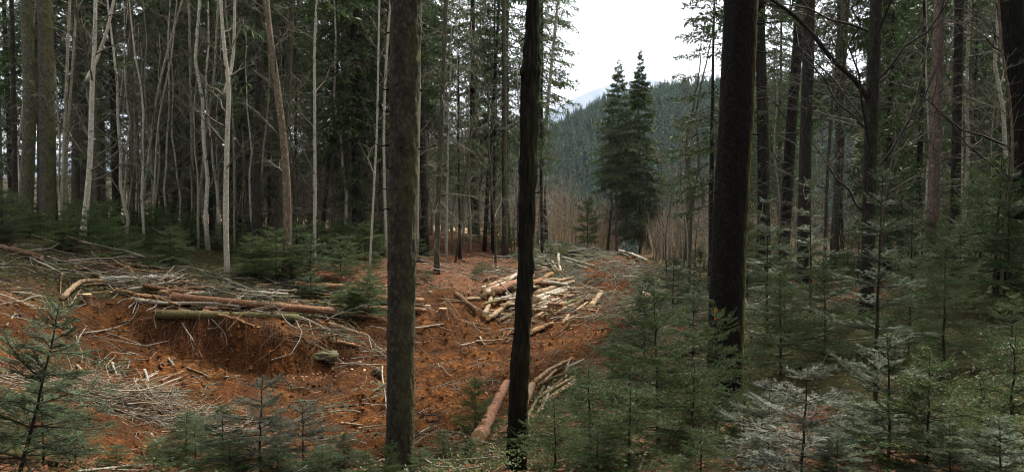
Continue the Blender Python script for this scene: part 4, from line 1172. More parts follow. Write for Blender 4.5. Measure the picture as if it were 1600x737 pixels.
for a in [
 ('spruce', 1030, 6.6, 450, 'green young spruce with a clearly visible straight dark stem, right of the slim black trunk', 1.0),
 ('bushy', 922, 7.3, 572, 'low green spruce bush next to the small stick pile right of the slim black trunk', 1.15),
 ('bushy', 868, 6.6, 625, 'bushy spruce hugging the right side of the slim black trunk at the bottom', 1.2),
 ('bushy', 985, 5.7, 600, 'low dense spruce in front of the one with the visible dark stem', 1.3),
 ('bushy', 1085, 6.3, 565, 'young spruce between the stemmed spruce and the foot of the huge mossy trunk', 1.1),
 ('spruce', 1122, 7.4, 478, 'young spruce spreading its twigs across the foot of the huge mossy trunk', .8),
 ('silver', 1258, 4.7, 566, 'silvery grey young fir with flat sprays at the bottom right of the mossy trunk', .95),
 ('silver', 1205, 5.5, 590, 'greyish young fir standing half behind the silvery one at the bottom', .9),
 ('fir', 1395, 4.9, 520, 'blue green young fir with a thin bare curved tip at the bottom right', .95),
 ('bright', 1455, 4.6, 546, 'young spruce with thick upright yellowish shoots right of the curved-tip fir', 1.0),
 ('bright', 1536, 5.0, 584, 'short bright green spruce with starry shoots near the bottom right corner', 1.05),
 ('bushy', 1588, 5.5, 520, 'dark green spruce cut by the right edge of the picture', 1.1),
 ('tall', 1372, 7.3, 262, 'tall slender fir with pale whorled branches in front of the lichen-spotted trunk', .95),
 ('tallspruce', 1478, 8.3, 378, 'wide young spruce with a dark stem left of the gnarled trunk', 1.1),
 ('spruce', 1222, 9.8, 425, 'bright bushy spruce under the smooth leaning dark trunk', 1.1),
 ('spruce', 1292, 10.2, 402, 'green young spruce left of the lichen-spotted trunk foot', 1.05),
 ('spruce', 1424, 9.6, 415, 'young spruce between the tall slender fir and the pinkish spruce trunk', 1.1),
 ('spruce', 1586, 8.2, 455, 'young spruce at the right edge below the gnarled trunk', 1.1),
 ('tall', 1200, 11.6, 305, 'tall thin grey fir right of the huge mossy trunk', 1.0),
 ('tall', 1268, 12.4, 282, 'tall thin grey fir behind the smooth leaning trunk', 1.0),
 ('tall', 1424, 11.4, 300, 'tall thin fir in the shade left of the pinkish spruce trunk', 1.0),
 ('bushy', 1165, 6.2, 610, 'dark low spruce just right of the mossy trunk foot', 1.2),
 ('fir', 1338, 5.7, 612, 'low spreading fir between the silvery fir and the curved-tip fir', 1.25),
 ('bushy', 1098, 5.2, 668, 'low spruce at the bottom edge below the mossy trunk', 1.3),
 ('fir', 1492, 4.3, 660, 'small fir at the bottom edge below the thick-shooted spruce', 1.2),
 ('fir', 1312, 4.5, 672, 'small dark fir at the bottom edge right of the silvery fir', 1.2),
 ('bushy', 935, 5.6, 668, 'low spruce at the bottom edge left of the stemmed spruce', 1.4),
 ('fir', 1572, 4.3, 650, 'small fir in the bottom right corner', 1.2),
 ('fir', 1008, 12.2, 438, 'thin sapling with sparse twigs left of the mossy trunk, beside the round cut log end', .8),
 ('fir', 1084, 11.2, 432, 'thin dark-stemmed sapling close to the left side of the mossy trunk', .8),
 ('fir', 1052, 16, 402, 'greyish young fir in the slash left of the mossy trunk', 1.1),
 ('fir', 1094, 18.5, 388, 'greyish young fir at the thicket edge behind the left side of the mossy trunk', 1.1),
 ('fir', 962, 13.0, 520, 'low greyish fir on the road verge among the slash', 1.3),
 ('bushy', 985, 10.4, 535, 'low spruce on the verge behind the stemmed spruce', 1.3),
 ('fir', 905, 10.6, 590, 'small fir at the far end of the small stick pile', 1.3),
 ('silver', 402, 7.7, 588, 'silvery fir with pale bare tips at the bottom left of the big trunk', .95),
 ('silver', 470, 7.9, 632, 'silvery fir sprawling right of the pale-tipped one', 1.25),
 ('fir', 345, 7.8, 632, 'dark fir left of the pale-tipped silvery fir', 1.0),
 ('fir', 535, 7.9, 676, 'low grey green fir close to the left foot of the big trunk', 1.2),
 ('bushy', 300, 8.5, 660, 'low dark spruce right of the brush pile', 1.2),
 ('bright', 607, 5.6, 688, 'bright green spruce tip poking up at the bottom by the big trunk', .7),
 ('bushy', 692, 8.3, 672, 'low spruce between the big trunk and the fallen peeled log', 1.2),
 ('bright', 742, 9.4, 590, 'yellowish green spruce in front of the fallen peeled log', .75),
 ('bright', 735, 8.0, 690, 'low bright spruce at the bottom left of the slim black trunk', 1.3),
 ('bushy', 570, 7.5, 705, 'low spruce at the bottom edge left of the big trunk', 1.2),
 ('bushy', 235, 8.0, 690, 'low spruce at the bottom edge below the brush pile', 1.2),
 ('fir', 430, 7.3, 690, 'dark low fir at the bottom edge below the silvery firs', 1.3),
 ('fir', 110, 7.4, 640, 'low fir in the bottom left corner beside the leaning sapling', .9),
 ('bushy', 175, 7.7, 694, 'low dark spruce brush at the bottom left under the brush pile', 1.6),
 ('bushy', 355, 7.4, 688, 'low dark spruce brush at the bottom edge in front of the dark fir', 1.6),
 ('bushy', 500, 7.3, 694, 'low dark spruce brush at the bottom edge before the sprawling silvery fir', 1.6),
 ('fir', 286, 8.9, 640, 'low spreading fir between the brush pile and the pale-tipped fir', 1.5),
 ('bushy', 655, 7.3, 705, 'low spruce brush at the bottom edge right of the big trunk', 1.5),
 ('fir', 60, 7.2, 560, 'feathery dark fir behind the leaning sapling at the left edge', .85),
]:
    young(a[0], a[1], a[2], a[3], a[4], None, a[5], name='young_fir' if a[0] in ('fir', 'silver', 'tall') else 'young_spruce')
young('bright', 918, 44, 308, 'yellowish green conifer bush standing in the red brushwood', None, .8)
young('fir', 14, 5.7, 468, 'feathery dark fir sapling with a stem leaning right at the left edge', None, .85, (0, .24), 'young_fir')

YG = 'young conifers along the edge of the left forest'
r = np.random.default_rng(31)
for k in range(120):
    px = r.uniform(-30, 605); Y = 17.1 + 9 * r.random() ** 1.5
    if 300 < px < 480 and Y < 17.9: continue
    kk = ['bushy', 'spruce', 'bright', 'bright', 'fir'][int(r.integers(5))]
    X = at(px, 330, Y)[0]; h = r.uniform(.4, 1.2)
    g = float(H(X, Y)); py = 330 - (g + h - .0) / Y * F + 0
    young(kk, px, Y, py, ('low young ' if h < .8 else 'knee-high young ') + {'fir': 'fir', 'bright': 'bright green spruce'}.get(kk, 'dark green spruce') + ' at the forest edge ' + beside(px), YG, 1.25)
for px, Y, top in [(412, 18.6, 376), (505, 19.5, 402), (548, 19.8, 398), (585, 21, 392), (655, 24, 372), (668, 21, 418), (640, 20, 430), (745, 23.5, 415), (752, 24.5, 408), (800, 31, 352), (770, 33, 345), (740, 34, 345), (860, 35, 372), (880, 36, 376), (700, 36, 340), (630, 34, 345)]:
    young('bushy', px, Y, top, 'small green spruce in the red litter ' + beside(px), 'small spruces in the red leaf litter', 1.1)
r = np.random.default_rng(32)
for k in range(30):
    px = r.uniform(1150, 1620); Y = r.uniform(11, 24)
    X = at(px, 330, Y)[0]; h = r.uniform(.8, 2.4); g = float(H(X, Y))
    young(['tallspruce', 'tall', 'spruce', 'fir'][int(r.integers(4))], px, Y, 330 - (g + h) / Y * F, ('short' if h < 1.6 else 'tall') + ' young conifer in the right undergrowth ' + beside(px), 'young conifers in the undergrowth of the right forest', 1.1)


# ------------------------------------------------------------------ logs, branches and stumps
def ends_to_world(px, w, up):
    out = []
    ups = up if hasattr(up, '__len__') else [up] * len(px)
    for (a, b), u in zip(px, ups):
        g = ground_at(a, b + w * .5 + u, 4, 60)
        out.append(at(a, b, g[1]))
    return np.array(out)


def log(px, w, mat, label, up=0, name='log', cat='log', group=None, taper=.85, S=10, cut='both', n=14, wob=.012, knots=5):
    P = ends_to_world(px, w, up)
    c = P.mean(0); L = np.linalg.norm(P[-1] - P[0]); Ym = c[1]
    path = spline(P, n) - c
    path = path + RNG.normal(0, 1, path.shape) * wob * min(1.0, L) * .5
    r0 = w / F * Ym * .5
    m = MB()
    jit = 1 + .09 * fbm(np.arange(S)[None] * 1.3 + RNG.random() * 50, np.arange(n)[:, None] * .8, 3, 2)
    m.tubes(path, np.linspace(r0, r0 * taper, n), S, 0, jit=jit[None])
    for k in range(knots if r0 > .03 else 0):
        i = int(RNG.integers(1, n - 1)); T = unit(path[i + 1] - path[i - 1]); d = unit(np.cross(T, RNG.normal(size=3)))
        m.tubes(np.stack([path[i] + d * r0 * .7, path[i] + d * r0 * (1.12 + .4 * RNG.random())]), [r0 * .22, r0 * .13], 6, 0)
    o = link(name, m.mesh(name, M[mat]), None, c)
    tag(o, label, cat, group)
    if cut and r0 > .022:
        for e, s in ((0, -1), (n - 1, 1)):
            if cut == 'a' and e: continue
            if cut == 'b' and not e: continue
            q = MB(); T = unit(path[1] - path[0]) if e == 0 else unit(path[-1] - path[-2]); rr = (r0 if e == 0 else r0 * taper)
            pp = np.stack([path[e] + T * s * .001, path[e] + T * s * .006, path[e] + T * s * .007, path[e] + T * s * .010])
            q.tubes(pp, np.array([rr * .99, rr * .97, rr * .55, rr * .12]), S, 0, jit=np.broadcast_to(jit[None, e:e + 1], (1, 4, S)))
            link('cut_end', q.mesh('cut_end', M['cut'], False), o)
    return o


def stick(px, w, mat, label, up=2, group=None, twigs=0, name='branch', taper=.45, n=14, wob=.03):
    P = ends_to_world(px, w, up)
    c = P.mean(0); path = spline(P, n) - c
    L = np.linalg.norm(P[-1] - P[0])
    path = path + np.cumsum(RNG.normal(0, 1, path.shape), 0) * wob * min(.35, L * .2) * .5
    r0 = max(w / F * c[1] * .5, .006)
    m = MB(); R = np.linspace(r0, r0 * taper, n); m.tubes(path, R, 7)
    if twigs:
        Q, l = laterals(path[None], np.array([L]), twigs, .2, .98, .4, RNG, 5, 42, -.1, .5, .5)
        m.tubes(Q, np.linspace(r0 * .4, r0 * .2, 5)[None].repeat(len(Q), 0), 4, cap=False)
    o = link(name, m.mesh(name, M[mat]), None, c)
    return tag(o, label, 'branch', group)


# the heap on top of the cut bank
log([(244, 491), (330, 492), (466, 495)], 15, 'wood_mossy', 'long mossy brown log with torn orange bark lying along the very lip of the bank', 2)
log([(268, 464), (400, 476), (526, 486)], 14, 'wood_red', 'long reddish peeled log with dark knots, behind the mossy log on the bank', 4)
log([(210, 468), (250, 473), (345, 474), (376, 481)], 6.5, 'wood_grey', 'pale forked grey limb lying in front of the reddish knotty log', 6, taper=.6, cut=None)
log([(158, 437), (200, 435), (272, 432)], 9.5, 'bark_birch', 'blotched white birch log at the upper left of the heap', 4)
log([(99, 464), (126, 441), (158, 439)], 8, 'wood_pale', 'bent pale limb continuing the birch log down to the left', 4, taper=1.0)
log([(344, 434), (385, 452), (426, 470)], 9.5, 'bark_lichen', 'grey mossy log slanting down to the right below the mottled forking pole', 4)
log([(462, 443), (520, 447), (589, 450)], 9, 'wood_peeled', 'straight orange peeled log lying farthest back in the heap', 3)
log([(568, 463), (660, 470)], 10.5, 'wood_peeled', 'peeled log running behind the left side of the big trunk', 3)
log([(556, 484), (606, 482), (660, 484)], 9.5, 'wood_red', 'reddish log end lying behind the big trunk, lower than the peeled one', 3)
log([(526, 489), (600, 497)], 6.5, 'wood_peeled', 'thin peeled log right of the end of the reddish knotty log', 2)
log([(514, 505), (572, 524)], 6, 'wood_pale', 'loose pale strip of bark with a dark underside on the bank edge', 3)
log([(528, 533), (562, 541)], 6, 'wood_peeled', 'short yellowish split piece lying on the slope above the mossy stone', 2)
log([(270, 455), (330, 462)], 8, 'wood_mossy', 'stubby mottled log partly hidden behind the start of the reddish knotty log', 2)
log([(146, 428), (158, 433)], 9, 'wood_brown', 'short sawn stub facing the viewer above the birch log', 4)
log([(0, 385), (30, 393), (66, 402)], 9, 'wood_brown', 'rotten brown log at the far left above the slope', 2)
log([(222, 446), (262, 452)], 8, 'wood_red', 'short reddish log with a pale sawn face in the middle of the heap', 6)
log([(590, 470), (520, 462), (462, 455)], 6, 'wood_brown', 'brown rotten pole under the dark crossing branch', 2)
for k, (p, w, mt, lb, u, tw) in enumerate([
 ([(200, 451), (232, 447), (262, 441), (291, 427)], 4.5, 'wood_grey', 'bleached curved branch rising to the right over the middle of the heap', 6, 4),
 ([(185, 401), (198, 416), (210, 431)], 5.5, 'wood_pale', 'broken pale stub standing up from the birch log', 0, 0),
 ([(217, 408), (226, 420), (242, 429)], 3.2, 'wood_grey', 'thin curved grey twig right of the broken pale stub', 1, 1),
 ([(133, 378), (146, 396), (164, 412), (198, 425)], 3.4, 'wood_grey', 'forked bleached branch reaching up from the top left of the heap', 0, 3),
 ([(150, 370), (149, 396)], 2.6, 'wood_grey', 'upright prong beside the forked bleached branch', 0, 0),
 ([(30, 395), (66, 411), (104, 430)], 3.6, 'wood_grey', 'bleached branch slanting down right at the left end of the heap', 2, 3),
 ([(75, 400), (104, 409), (150, 413)], 2.6, 'wood_grey', 'thin bleached branch crossing above the slanting one at the left', 2, 3),
 ([(44, 428), (76, 427), (108, 425)], 2.6, 'wood_grey', 'thin level twig below the slanting bleached branch', 1, 2),
 ([(22, 456), (46, 458), (72, 464)], 3, 'wood_grey', 'grey branch over a dark hollow at the far left', 3, 2),
 ([(0, 460), (24, 468), (60, 482)], 3, 'wood_grey', 'grey twig sloping down at the left edge', 2, 4),
 ([(110, 478), (122, 456)], 3, 'wood_grey', 'short twig leaning below the bent pale limb', 2, 2),
 ([(98, 428), (94, 448), (98, 480)], 3, 'wood_red', 'red brown root hanging down below the heap at the left', 2, 1),
 ([(168, 442), (178, 452), (195, 457)], 3, 'wood_grey', 'arched grey twig under the birch log', 1, 1),
 ([(240, 446), (256, 458), (274, 469)], 5, 'wood_pale', 'yellowish limb slanting down onto the pale forked limb', 2, 0),
 ([(200, 482), (214, 470), (226, 468)], 3.4, 'wood_grey', 'curved white prong at the left end of the pale forked limb', 2, 1),
 ([(228, 486), (240, 480), (248, 473)], 3, 'wood_grey', 'short white prong under the pale forked limb', 2, 0),
 ([(294, 455), (310, 463), (322, 470)], 3, 'wood_pale', 'thin pale stick crossing the reddish knotty log near its left end', 4, 0),
 ([(318, 450), (336, 462), (352, 472)], 3.4, 'bark_lichen', 'dark grey stick crossing the middle of the reddish knotty log', 4, 1),
 ([(356, 472), (372, 466), (384, 456), (394, 454)], 3, 'wood_grey', 'white kinked branch lying below the grey mossy log', 4, 1),
 ([(372, 466), (390, 482), (420, 489), (440, 488)], 5, 'wood_grey', 'white limb between the reddish knotty log and the mossy log', 3, 2),
 ([(398, 480), (440, 488), (480, 497), (522, 518)], 3.6, 'wood_grey', 'long grey branch sweeping right over the bank lip', 3, 5),
 ([(398, 424), (430, 442), (470, 449), (520, 458), (580, 466)], 4.2, 'twig_dark', 'long dark branch crossing the right half of the heap', 5, 5),
 ([(444, 437), (480, 450), (540, 462), (606, 473)], 3.6, 'bark_lichen', 'long grey branch parallel to the dark crossing one', 4, 4),
 ([(402, 452), (440, 468), (456, 472)], 4, 'twig_dark', 'short dark branch above the right end of the grey mossy log', 3, 2),
 ([(540, 482), (536, 464), (548, 448)], 3, 'wood_mossy', 'yellow green forked twig standing right of the reddish knotty log', 0, 2),
 ([(360, 470), (386, 480), (400, 492)], 2.8, 'twig_dark', 'dark thin branch hooking down between the logs', 4, 2),
 ([(285, 505), (300, 530), (315, 560)], 2.6, 'wood_grey', 'bleached root trailing down the bank under the mossy log', 2, 2),
 ([(320, 490), (338, 505), (352, 522), (355, 540)], 2.4, 'wood_grey', 'forked grey twig hanging over the bank face', 3, 3),
 ([(130, 520), (175, 512), (206, 500), (222, 495)], 3, 'wood_grey', 'bleached branch lying on the slope left of the bank', 2, 3),
 ([(118, 540), (126, 522), (136, 508)], 3, 'wood_grey', 'short grey prong below the bleached branch on the slope', 2, 1),
 ([(10, 508), (26, 490), (30, 520)], 2.6, 'wood_grey', 'bent white twig on the far left slope', 2, 1),
 ([(80, 492), (98, 512)], 4, 'wood_pale', 'short pale stick on the slope at the left', 2, 0),
]):
    stick(p, w, mt, lb, u, None, tw)

r = np.random.default_rng(40)
for k in range(26):
    x0 = r.uniform(170, 560); y0 = r.uniform(442, 488); a = r.normal(.05, .28); L_ = r.uniform(40, 120)
    log([(x0, y0), (x0 + L_ * .5, y0 + L_ * .5 * math.sin(a) * .5 + r.normal(0, 2)), (x0 + L_ * math.cos(a), y0 + L_ * math.sin(a) * .5)], r.uniform(3.0, 6.5), ['wood_peeled', 'wood_pale', 'wood_mossy', 'wood_peeled', 'wood_grey', 'wood_red'][k % 6],
        'loose pole lying among the brushwood of the heap on the cut bank', r.uniform(1, 7), group='loose poles in the heap on the cut bank', knots=1, taper=.6, wob=.03)

# brush pile at the lower left: the pale sticks one can pick out
for p, w, mt, lb in [
 ([(120, 570), (136, 590), (152, 605)], 5, 'wood_pale', 'yellowish split stick slanting down at the left of the brush pile'),
 ([(175, 566), (182, 584)], 4.5, 'wood_grey', 'short upright bleached stick above the brush pile'),
 ([(180, 612), (212, 600), (247, 580)], 4.5, 'wood_grey', 'thick bleached stick rising to the right over the brush pile'),
 ([(196, 622), (210, 600), (220, 584)], 4.2, 'wood_grey', 'bleached stick crossing the thick one in the brush pile'),
 ([(226, 577), (232, 592), (233, 607)], 5, 'wood_grey', 'short white peg leaning on the right side of the bleached sticks'),
 ([(200, 640), (240, 652), (270, 650)], 5, 'wood_grey', 'pale bark slab lying on the right part of the brush pile'),
 ([(250, 632), (262, 622)], 3.4, 'wood_grey', 'short pale twig at the right end of the brush pile'),
 ([(236, 676), (242, 690), (250, 698)], 4.5, 'wood_pale', 'pale forked root piece below the brush pile'),
 ([(232, 609), (248, 612), (257, 618)], 3, 'wood_grey', 'curved grey twig right of the white peg'),
 ([(100, 600), (120, 622), (136, 640)], 3, 'wood_grey', 'thin grey stick slanting through the left part of the brush pile'),
 ([(263, 560), (273, 572)], 4, 'wood_grey', 'single white chip on the dirt right of the brush pile'),
 ([(252, 594), (292, 580)], 2.4, 'wood_pale', 'thin pale stick on the dirt right of the brush pile'),
 ([(292, 574), (314, 582), (332, 590)], 3.4, 'wood_pale', 'pale stick lying on the dirt below the bank'),
 ([(352, 588), (376, 586)], 3, 'wood_grey', 'short grey stick on the road below the bank'),
 ([(120, 735), (200, 728), (262, 724)], 4, 'wood_grey', 'long bleached branch along the bottom edge at the left'),
 ([(504, 637), (540, 634), (570, 630)], 5, 'bark_lichen', 'grey pole with a sawn yellow end lying left of the big trunk'),
 ([(532, 660), (566, 664)], 5, 'wood_pale', 'pale curved bark piece left of the big trunk'),
 ([(650, 680), (668, 670), (682, 666)], 4.4, 'wood_grey', 'pale pointed splinter right of the big trunk'),
 ([(648, 645), (690, 650)], 4, 'twig_dark', 'dark stick stuck in the soil right of the big trunk'),
 ([(715, 668), (735, 676), (756, 682)], 4.5, 'twig_dark', 'dark curved stick at the lower end of the fallen peeled log'),
 ([(560, 668), (604, 664)], 2.6, 'wood_grey', 'thin level twig at the left foot of the big trunk'),
 ([(598, 572), (602, 610), (606, 640)], 3, 'wood_grey', 'forked upright twig at the left side of the big trunk'),
 ([(744, 533), (762, 532), (786, 530)], 5, 'wood_pale', 'pale split piece on the road between the two foreground trunks'),
 ([(720, 540), (744, 534)], 3, 'wood_grey', 'small grey stick on the road left of the pale split piece'),
 ([(750, 526), (758, 538)], 3, 'wood_grey', 'short white splinter crossing the pale split piece on the road'),
 ([(640, 514), (690, 508), (716, 512)], 2.6, 'wood_grey', 'thin grey twig on the mound right of the big trunk'),
]:
    stick(p, w, mt, lb, 2, None, 2 if w < 4.5 else 0)

# log pile left of the road
PG = 'short cut poles in the tangled pile left of the road'
for p, w, mt, lb, u in [
 ([(759, 457), (782, 444), (806, 430)], 7, 'wood_grey', 'pale straight pole on top of the tangled pile, left of the black trunk', 8),
 ([(768, 456), (800, 444), (832, 431)], 13, 'wood_red', 'thick reddish log on top of the tangled pile behind the black trunk', 8),
 ([(757, 492), (768, 464)], 8, 'wood_pale', 'short steep log at the left end of the tangled pile', 3),
 ([(764, 497), (798, 471)], 8, 'wood_pale', 'log slanting up right below the thick reddish one', 4),
 ([(772, 468), (808, 460)], 5, 'wood_grey', 'grey pole propped across the left end of the tangled pile', 6),
 ([(790, 458), (806, 478)], 4, 'wood_grey', 'thin white stick crossing down right in the tangled pile', 7),
 ([(780, 500), (812, 484)], 6.5, 'wood_mossy', 'mossy log at the foot of the tangled pile, left of the black trunk', 3),
 ([(838, 458), (868, 448), (896, 440)], 8.5, 'wood_pale', 'pale yellow log with a sawn end right of the black trunk', 6),
 ([(836, 467), (862, 457), (888, 450)], 9, 'wood_grey', 'grey white log right under the pale yellow one', 5),
 ([(833, 442), (846, 436), (862, 427)], 8, 'wood_peeled', 'peeled short log high in the pile right of the black trunk', 6),
 ([(868, 440), (884, 436), (896, 434)], 6, 'wood_pale', 'short pale log at the right end of the tangled pile', 7),
 ([(872, 394), (873, 410), (876, 424)], 5, 'wood_grey', 'white pole standing upright behind the tangled pile', 0),
 ([(850, 398), (858, 410), (866, 422)], 5, 'bark_lichen', 'grey pole leaning left of the white upright one', 1),
 ([(862, 408), (872, 424)], 4, 'wood_pale', 'pale stick leaning beside the white upright pole', 1),
 ([(878, 402), (904, 409), (932, 417)], 4.6, 'wood_grey', 'long grey pole lying level behind the pile toward the dirt road', 3),
 ([(884, 407), (902, 414), (918, 420)], 3.6, 'wood_grey', 'shorter grey pole under the long level one', 2),
 ([(880, 397), (928, 400)], 3.6, 'bark_lichen', 'mossy pole lying level above the long grey one', 2),
 ([(884, 394), (911, 391)], 5, 'twig_dark', 'dark log at the back of the clearing near the road end', 2),
 ([(923, 478), (932, 467), (940, 456)], 9, 'wood_pale', 'thick pale short log standing out alone beside the dirt road', 1),
 ([(921, 484), (931, 486)], 5, 'wood_peeled', 'orange splinter at the foot of the lone thick pale log', 1),
 ([(890, 447), (901, 458), (911, 469)], 3.4, 'wood_grey', 'thin white stick slanting down right of the pile', 3),
 ([(900, 485), (918, 472)], 4, 'wood_pale', 'pale pole left of the lone thick pale log', 2),
 ([(846, 496), (863, 482)], 5, 'wood_grey', 'thin pale pole end pointing right at the front of the pile', 2),
 ([(880, 504), (888, 492)], 5, 'wood_pale', 'short pale log pointing up on the dirt in front of the pile', 2),
 ([(884, 500), (896, 494)], 4, 'wood_pale', 'small pale log next to the upward pointing short one', 2),
 ([(830, 518), (846, 512), (864, 505)], 8.5, 'wood_peeled', 'peeled orange log lying on the dirt right of the black trunk', 2),
 ([(712, 459), (728, 472), (745, 486)], 9, 'wood_brown', 'dark brown broken root log left of the tangled pile', 3),
 ([(728, 467), (748, 466)], 6, 'wood_pale', 'pale chunk of wood behind the dark brown root log', 2),
 ([(640, 486), (664, 484)], 7, 'wood_peeled', 'orange log end showing right of the big trunk', 2),
 ([(756, 436), (776, 432)], 5, 'wood_brown', 'brown log end poking out behind the pale straight pole', 3),
 ([(826, 428), (856, 421)], 6, 'wood_red', 'reddish pole in the far part of the pile right of the black trunk', 5),
 ([(968, 391), (990, 398), (1012, 408)], 4.5, 'wood_grey', 'long grey log lying at the crest under the pair of spruces', 1),
 ([(957, 392), (984, 401)], 4.5, 'bark_lichen', 'dark grey log just below the one at the crest', 1),
 ([(1000, 474), (1006, 456), (1013, 441)], 4.5, 'wood_grey', 'bleached branch leaning by the round cut log end', 2),
 ([(1058, 552), (1084, 545), (1108, 540)], 8.5, 'wood_pale', 'pale brown log on the ground left of the mossy trunk', 2),
 ([(974, 498), (990, 510)], 6, 'wood_brown', 'red brown log in the slash right of the road', 2),
]:
    log(p, w, mt, lb, u, knots=2)
log([(1004, 470), (1010, 462)], 13, 'wood_brown', 'log seen end-on with a round orange sawn face in the slash right of the road', 2, cut='a', taper=1)
r = np.random.default_rng(41)
for k in range(13):
    t = r.random(); x0 = 829 + 16 * t + r.normal(0, 2); y0 = 497 - 17 * r.random()
    stick_l = r.uniform(26, 42)
    log([(x0, y0), (x0 + stick_l, y0 - stick_l * r.uniform(.45, .65))], r.uniform(3.2, 5.5), ['wood_pale', 'wood_grey', 'wood_mossy'][k % 3],
        'pole in the bundle of parallel cut poles right of the black trunk', r.uniform(1, 7), group='bundle of parallel cut poles right of the black trunk', knots=0)
for k in range(44):
    x0 = r.uniform(752, 872); y0 = r.uniform(436, 490); a = r.uniform(-.8, .3); L = r.uniform(22, 52)
    log([(x0, y0), (x0 + L * math.cos(a), y0 + L * .7 * math.sin(a))], r.uniform(3.5, 7.5), ['wood_pale', 'wood_grey', 'wood_mossy', 'wood_red', 'wood_peeled', 'wood_pale'][k % 6],
        'short cut pole lost in the tangled pile left of the road', r.uniform(1, 13), group=PG, knots=0)

# the lower pile between the road and the spruces
log([(749, 684), (770, 641), (792, 598)], 20, 'wood_red', 'big fallen peeled log pointing away, left of the slim black trunk', 0, cut='both', S=16, n=24, knots=10, taper=.72)
for p, w, mt, lb, u in [
 ([(818, 632), (832, 600)], 14, 'wood_pale', 'pale thick log end just right of the slim black trunk', 2),
 ([(838, 592), (862, 576), (894, 561)], 7, 'wood_pale', 'topmost pale pole of the small pile right of the slim black trunk', 6),
 ([(842, 601), (870, 588), (906, 574)], 6, 'wood_mossy', 'second pole from the top in the small pile right of the slim black trunk', 5),
 ([(850, 614), (876, 600), (902, 586)], 6, 'wood_pale', 'third pole from the top in the small pile right of the slim black trunk', 4),
 ([(826, 646), (838, 626), (850, 604)], 5.5, 'wood_mossy', 'steep mossy pole at the left of the small pile', 3),
 ([(835, 654), (848, 630), (858, 606)], 5.5, 'wood_brown', 'brown steep pole in the small pile', 3),
 ([(846, 640), (854, 622), (858, 604)], 4.5, 'wood_grey', 'thin white steep pole in the small pile', 4),
 ([(884, 590), (886, 574), (892, 560)], 4, 'wood_pale', 'yellow twig standing across the small pile', 5),
 ([(872, 612), (900, 592)], 5, 'wood_pale', 'lowest pale pole of the small pile beside the spruce bush', 3),
 ([(890, 572), (912, 562)], 5, 'wood_grey', 'grey pole end sticking out right of the small pile', 4),
 ([(822, 660), (830, 640)], 6, 'wood_mossy', 'short mossy pole end at the bottom of the small pile', 2),
]:
    log(p, w, mt, lb, u, knots=1)
for k in range(10):
    x0 = r.uniform(832, 862); y0 = r.uniform(596, 628); L = r.uniform(22, 44); a = r.uniform(.45, .8)
    log([(x0, y0), (x0 + L * math.cos(a), y0 - L * math.sin(a))], r.uniform(3.5, 5.5), ['wood_mossy', 'wood_pale', 'wood_brown'][k % 3], 'pole inside the small pile between the slim black trunk and the spruces', r.uniform(1, 5), group='poles inside the small pile', knots=0)


def stump(px, py, w, hgt, mat, label):
    g = ground_at(px, py); R = w / F * g[1] * .5; r = np.random.default_rng(int(px))
    m = MB(); z = np.linspace(-.15, hgt, 8); p = np.stack([z * 0, z * 0, z], -1)
    S = 14; jit = 1 + .12 * fbm(np.arange(S)[None] * .9, z[:, None] * 4, int(px), 3) + .5 * np.exp(-(z[:, None] + .15) / .1) * (1 + .5 * np.sin(np.arange(S)[None] * TAU / S * 4))
    m.tubes(p, np.full(8, R), S, 0, jit=jit[None])
    o = tag(link('tree_stump', m.mesh('tree_stump', M[mat]), None, g), label, 'stump')
    q = MB(); zz = np.array([hgt + .001, hgt + .006, hgt + .008, hgt + .012]); q.tubes(np.stack([zz * 0, zz * 0, zz], -1), np.array([R * .98, R * .95, R * .5, R * .1]), S, 0)
    link('cut_top', q.mesh('cut_top', M['cut'], False), o)


for a in [(136, 474, 13, .16, 'wood_brown', 'red brown stump in the slope below the bent pale limb'), (748, 413, 8, .07, 'wood_pale', 'pale sawn stump farther up the red leaf litter'),
          (776, 425, 8, .07, 'wood_pale', 'pale sawn stump behind the left end of the tangled pile'), (668, 482, 8, .08, 'wood_pale', 'sawn stump with a yellow top right of the big trunk'),
          (672, 461, 6, .06, 'wood_pale', 'small pale stump in the leaf litter right of the big trunk'), (692, 488, 13, .10, 'wood_red', 'torn reddish stump at the top of the dirt mound'),
          (850, 420, 8, .07, 'wood_pale', 'sawn stump with a yellow top behind the pile right of the black trunk')]:
    stump(*a)


# mossy stone on the road
def stone(g, sx, sy, sz, seed, label, group=None):
    nu, nv = 30, 20
    th = np.linspace(0, np.pi, nv)[:, None]; ph = np.linspace(0, TAU, nu, endpoint=False)[None]
    D = np.stack([np.sin(th) * np.cos(ph), np.sin(th) * np.sin(ph), np.cos(th) + 0 * ph], -1)
    rr = 1 + .75 * fbm(D[..., 0] * 2.3 + seed, D[..., 1] * 2.3 + D[..., 2] * 2.9, seed, 4)
    V = D * rr[..., None] * [sx, sy, sz]
    i, j = np.meshgrid(np.arange(nu), np.arange(nv - 1)); i2 = (i + 1) % nu
    m = MB(); m.quads(V, np.stack([j * nu + i, (j + 1) * nu + i, (j + 1) * nu + i2, j * nu + i2], -1))
    return tag(link('stone', m.mesh('stone', M['rock']), None, np.array(g) + [0, 0, sz * .35], (0, 0, seed)), label, 'stone', group)


stone(ground_at(508, 560) - np.array([0, 0, .05]), .25, .20, .12, 3, 'greenish mossy stone on the dirt at the foot of the bank')
stone(ground_at(590, 585), .12, .11, .08, 8, 'small stone on the road left of the big trunk')


# ------------------------------------------------------------------ stuff nobody could count
def stuff(name, mb, mats, label, smooth_=True):
    o = link(name, mb.mesh(name, mats, smooth_)); o['kind'] = 'stuff'; o['label'] = label
    return o


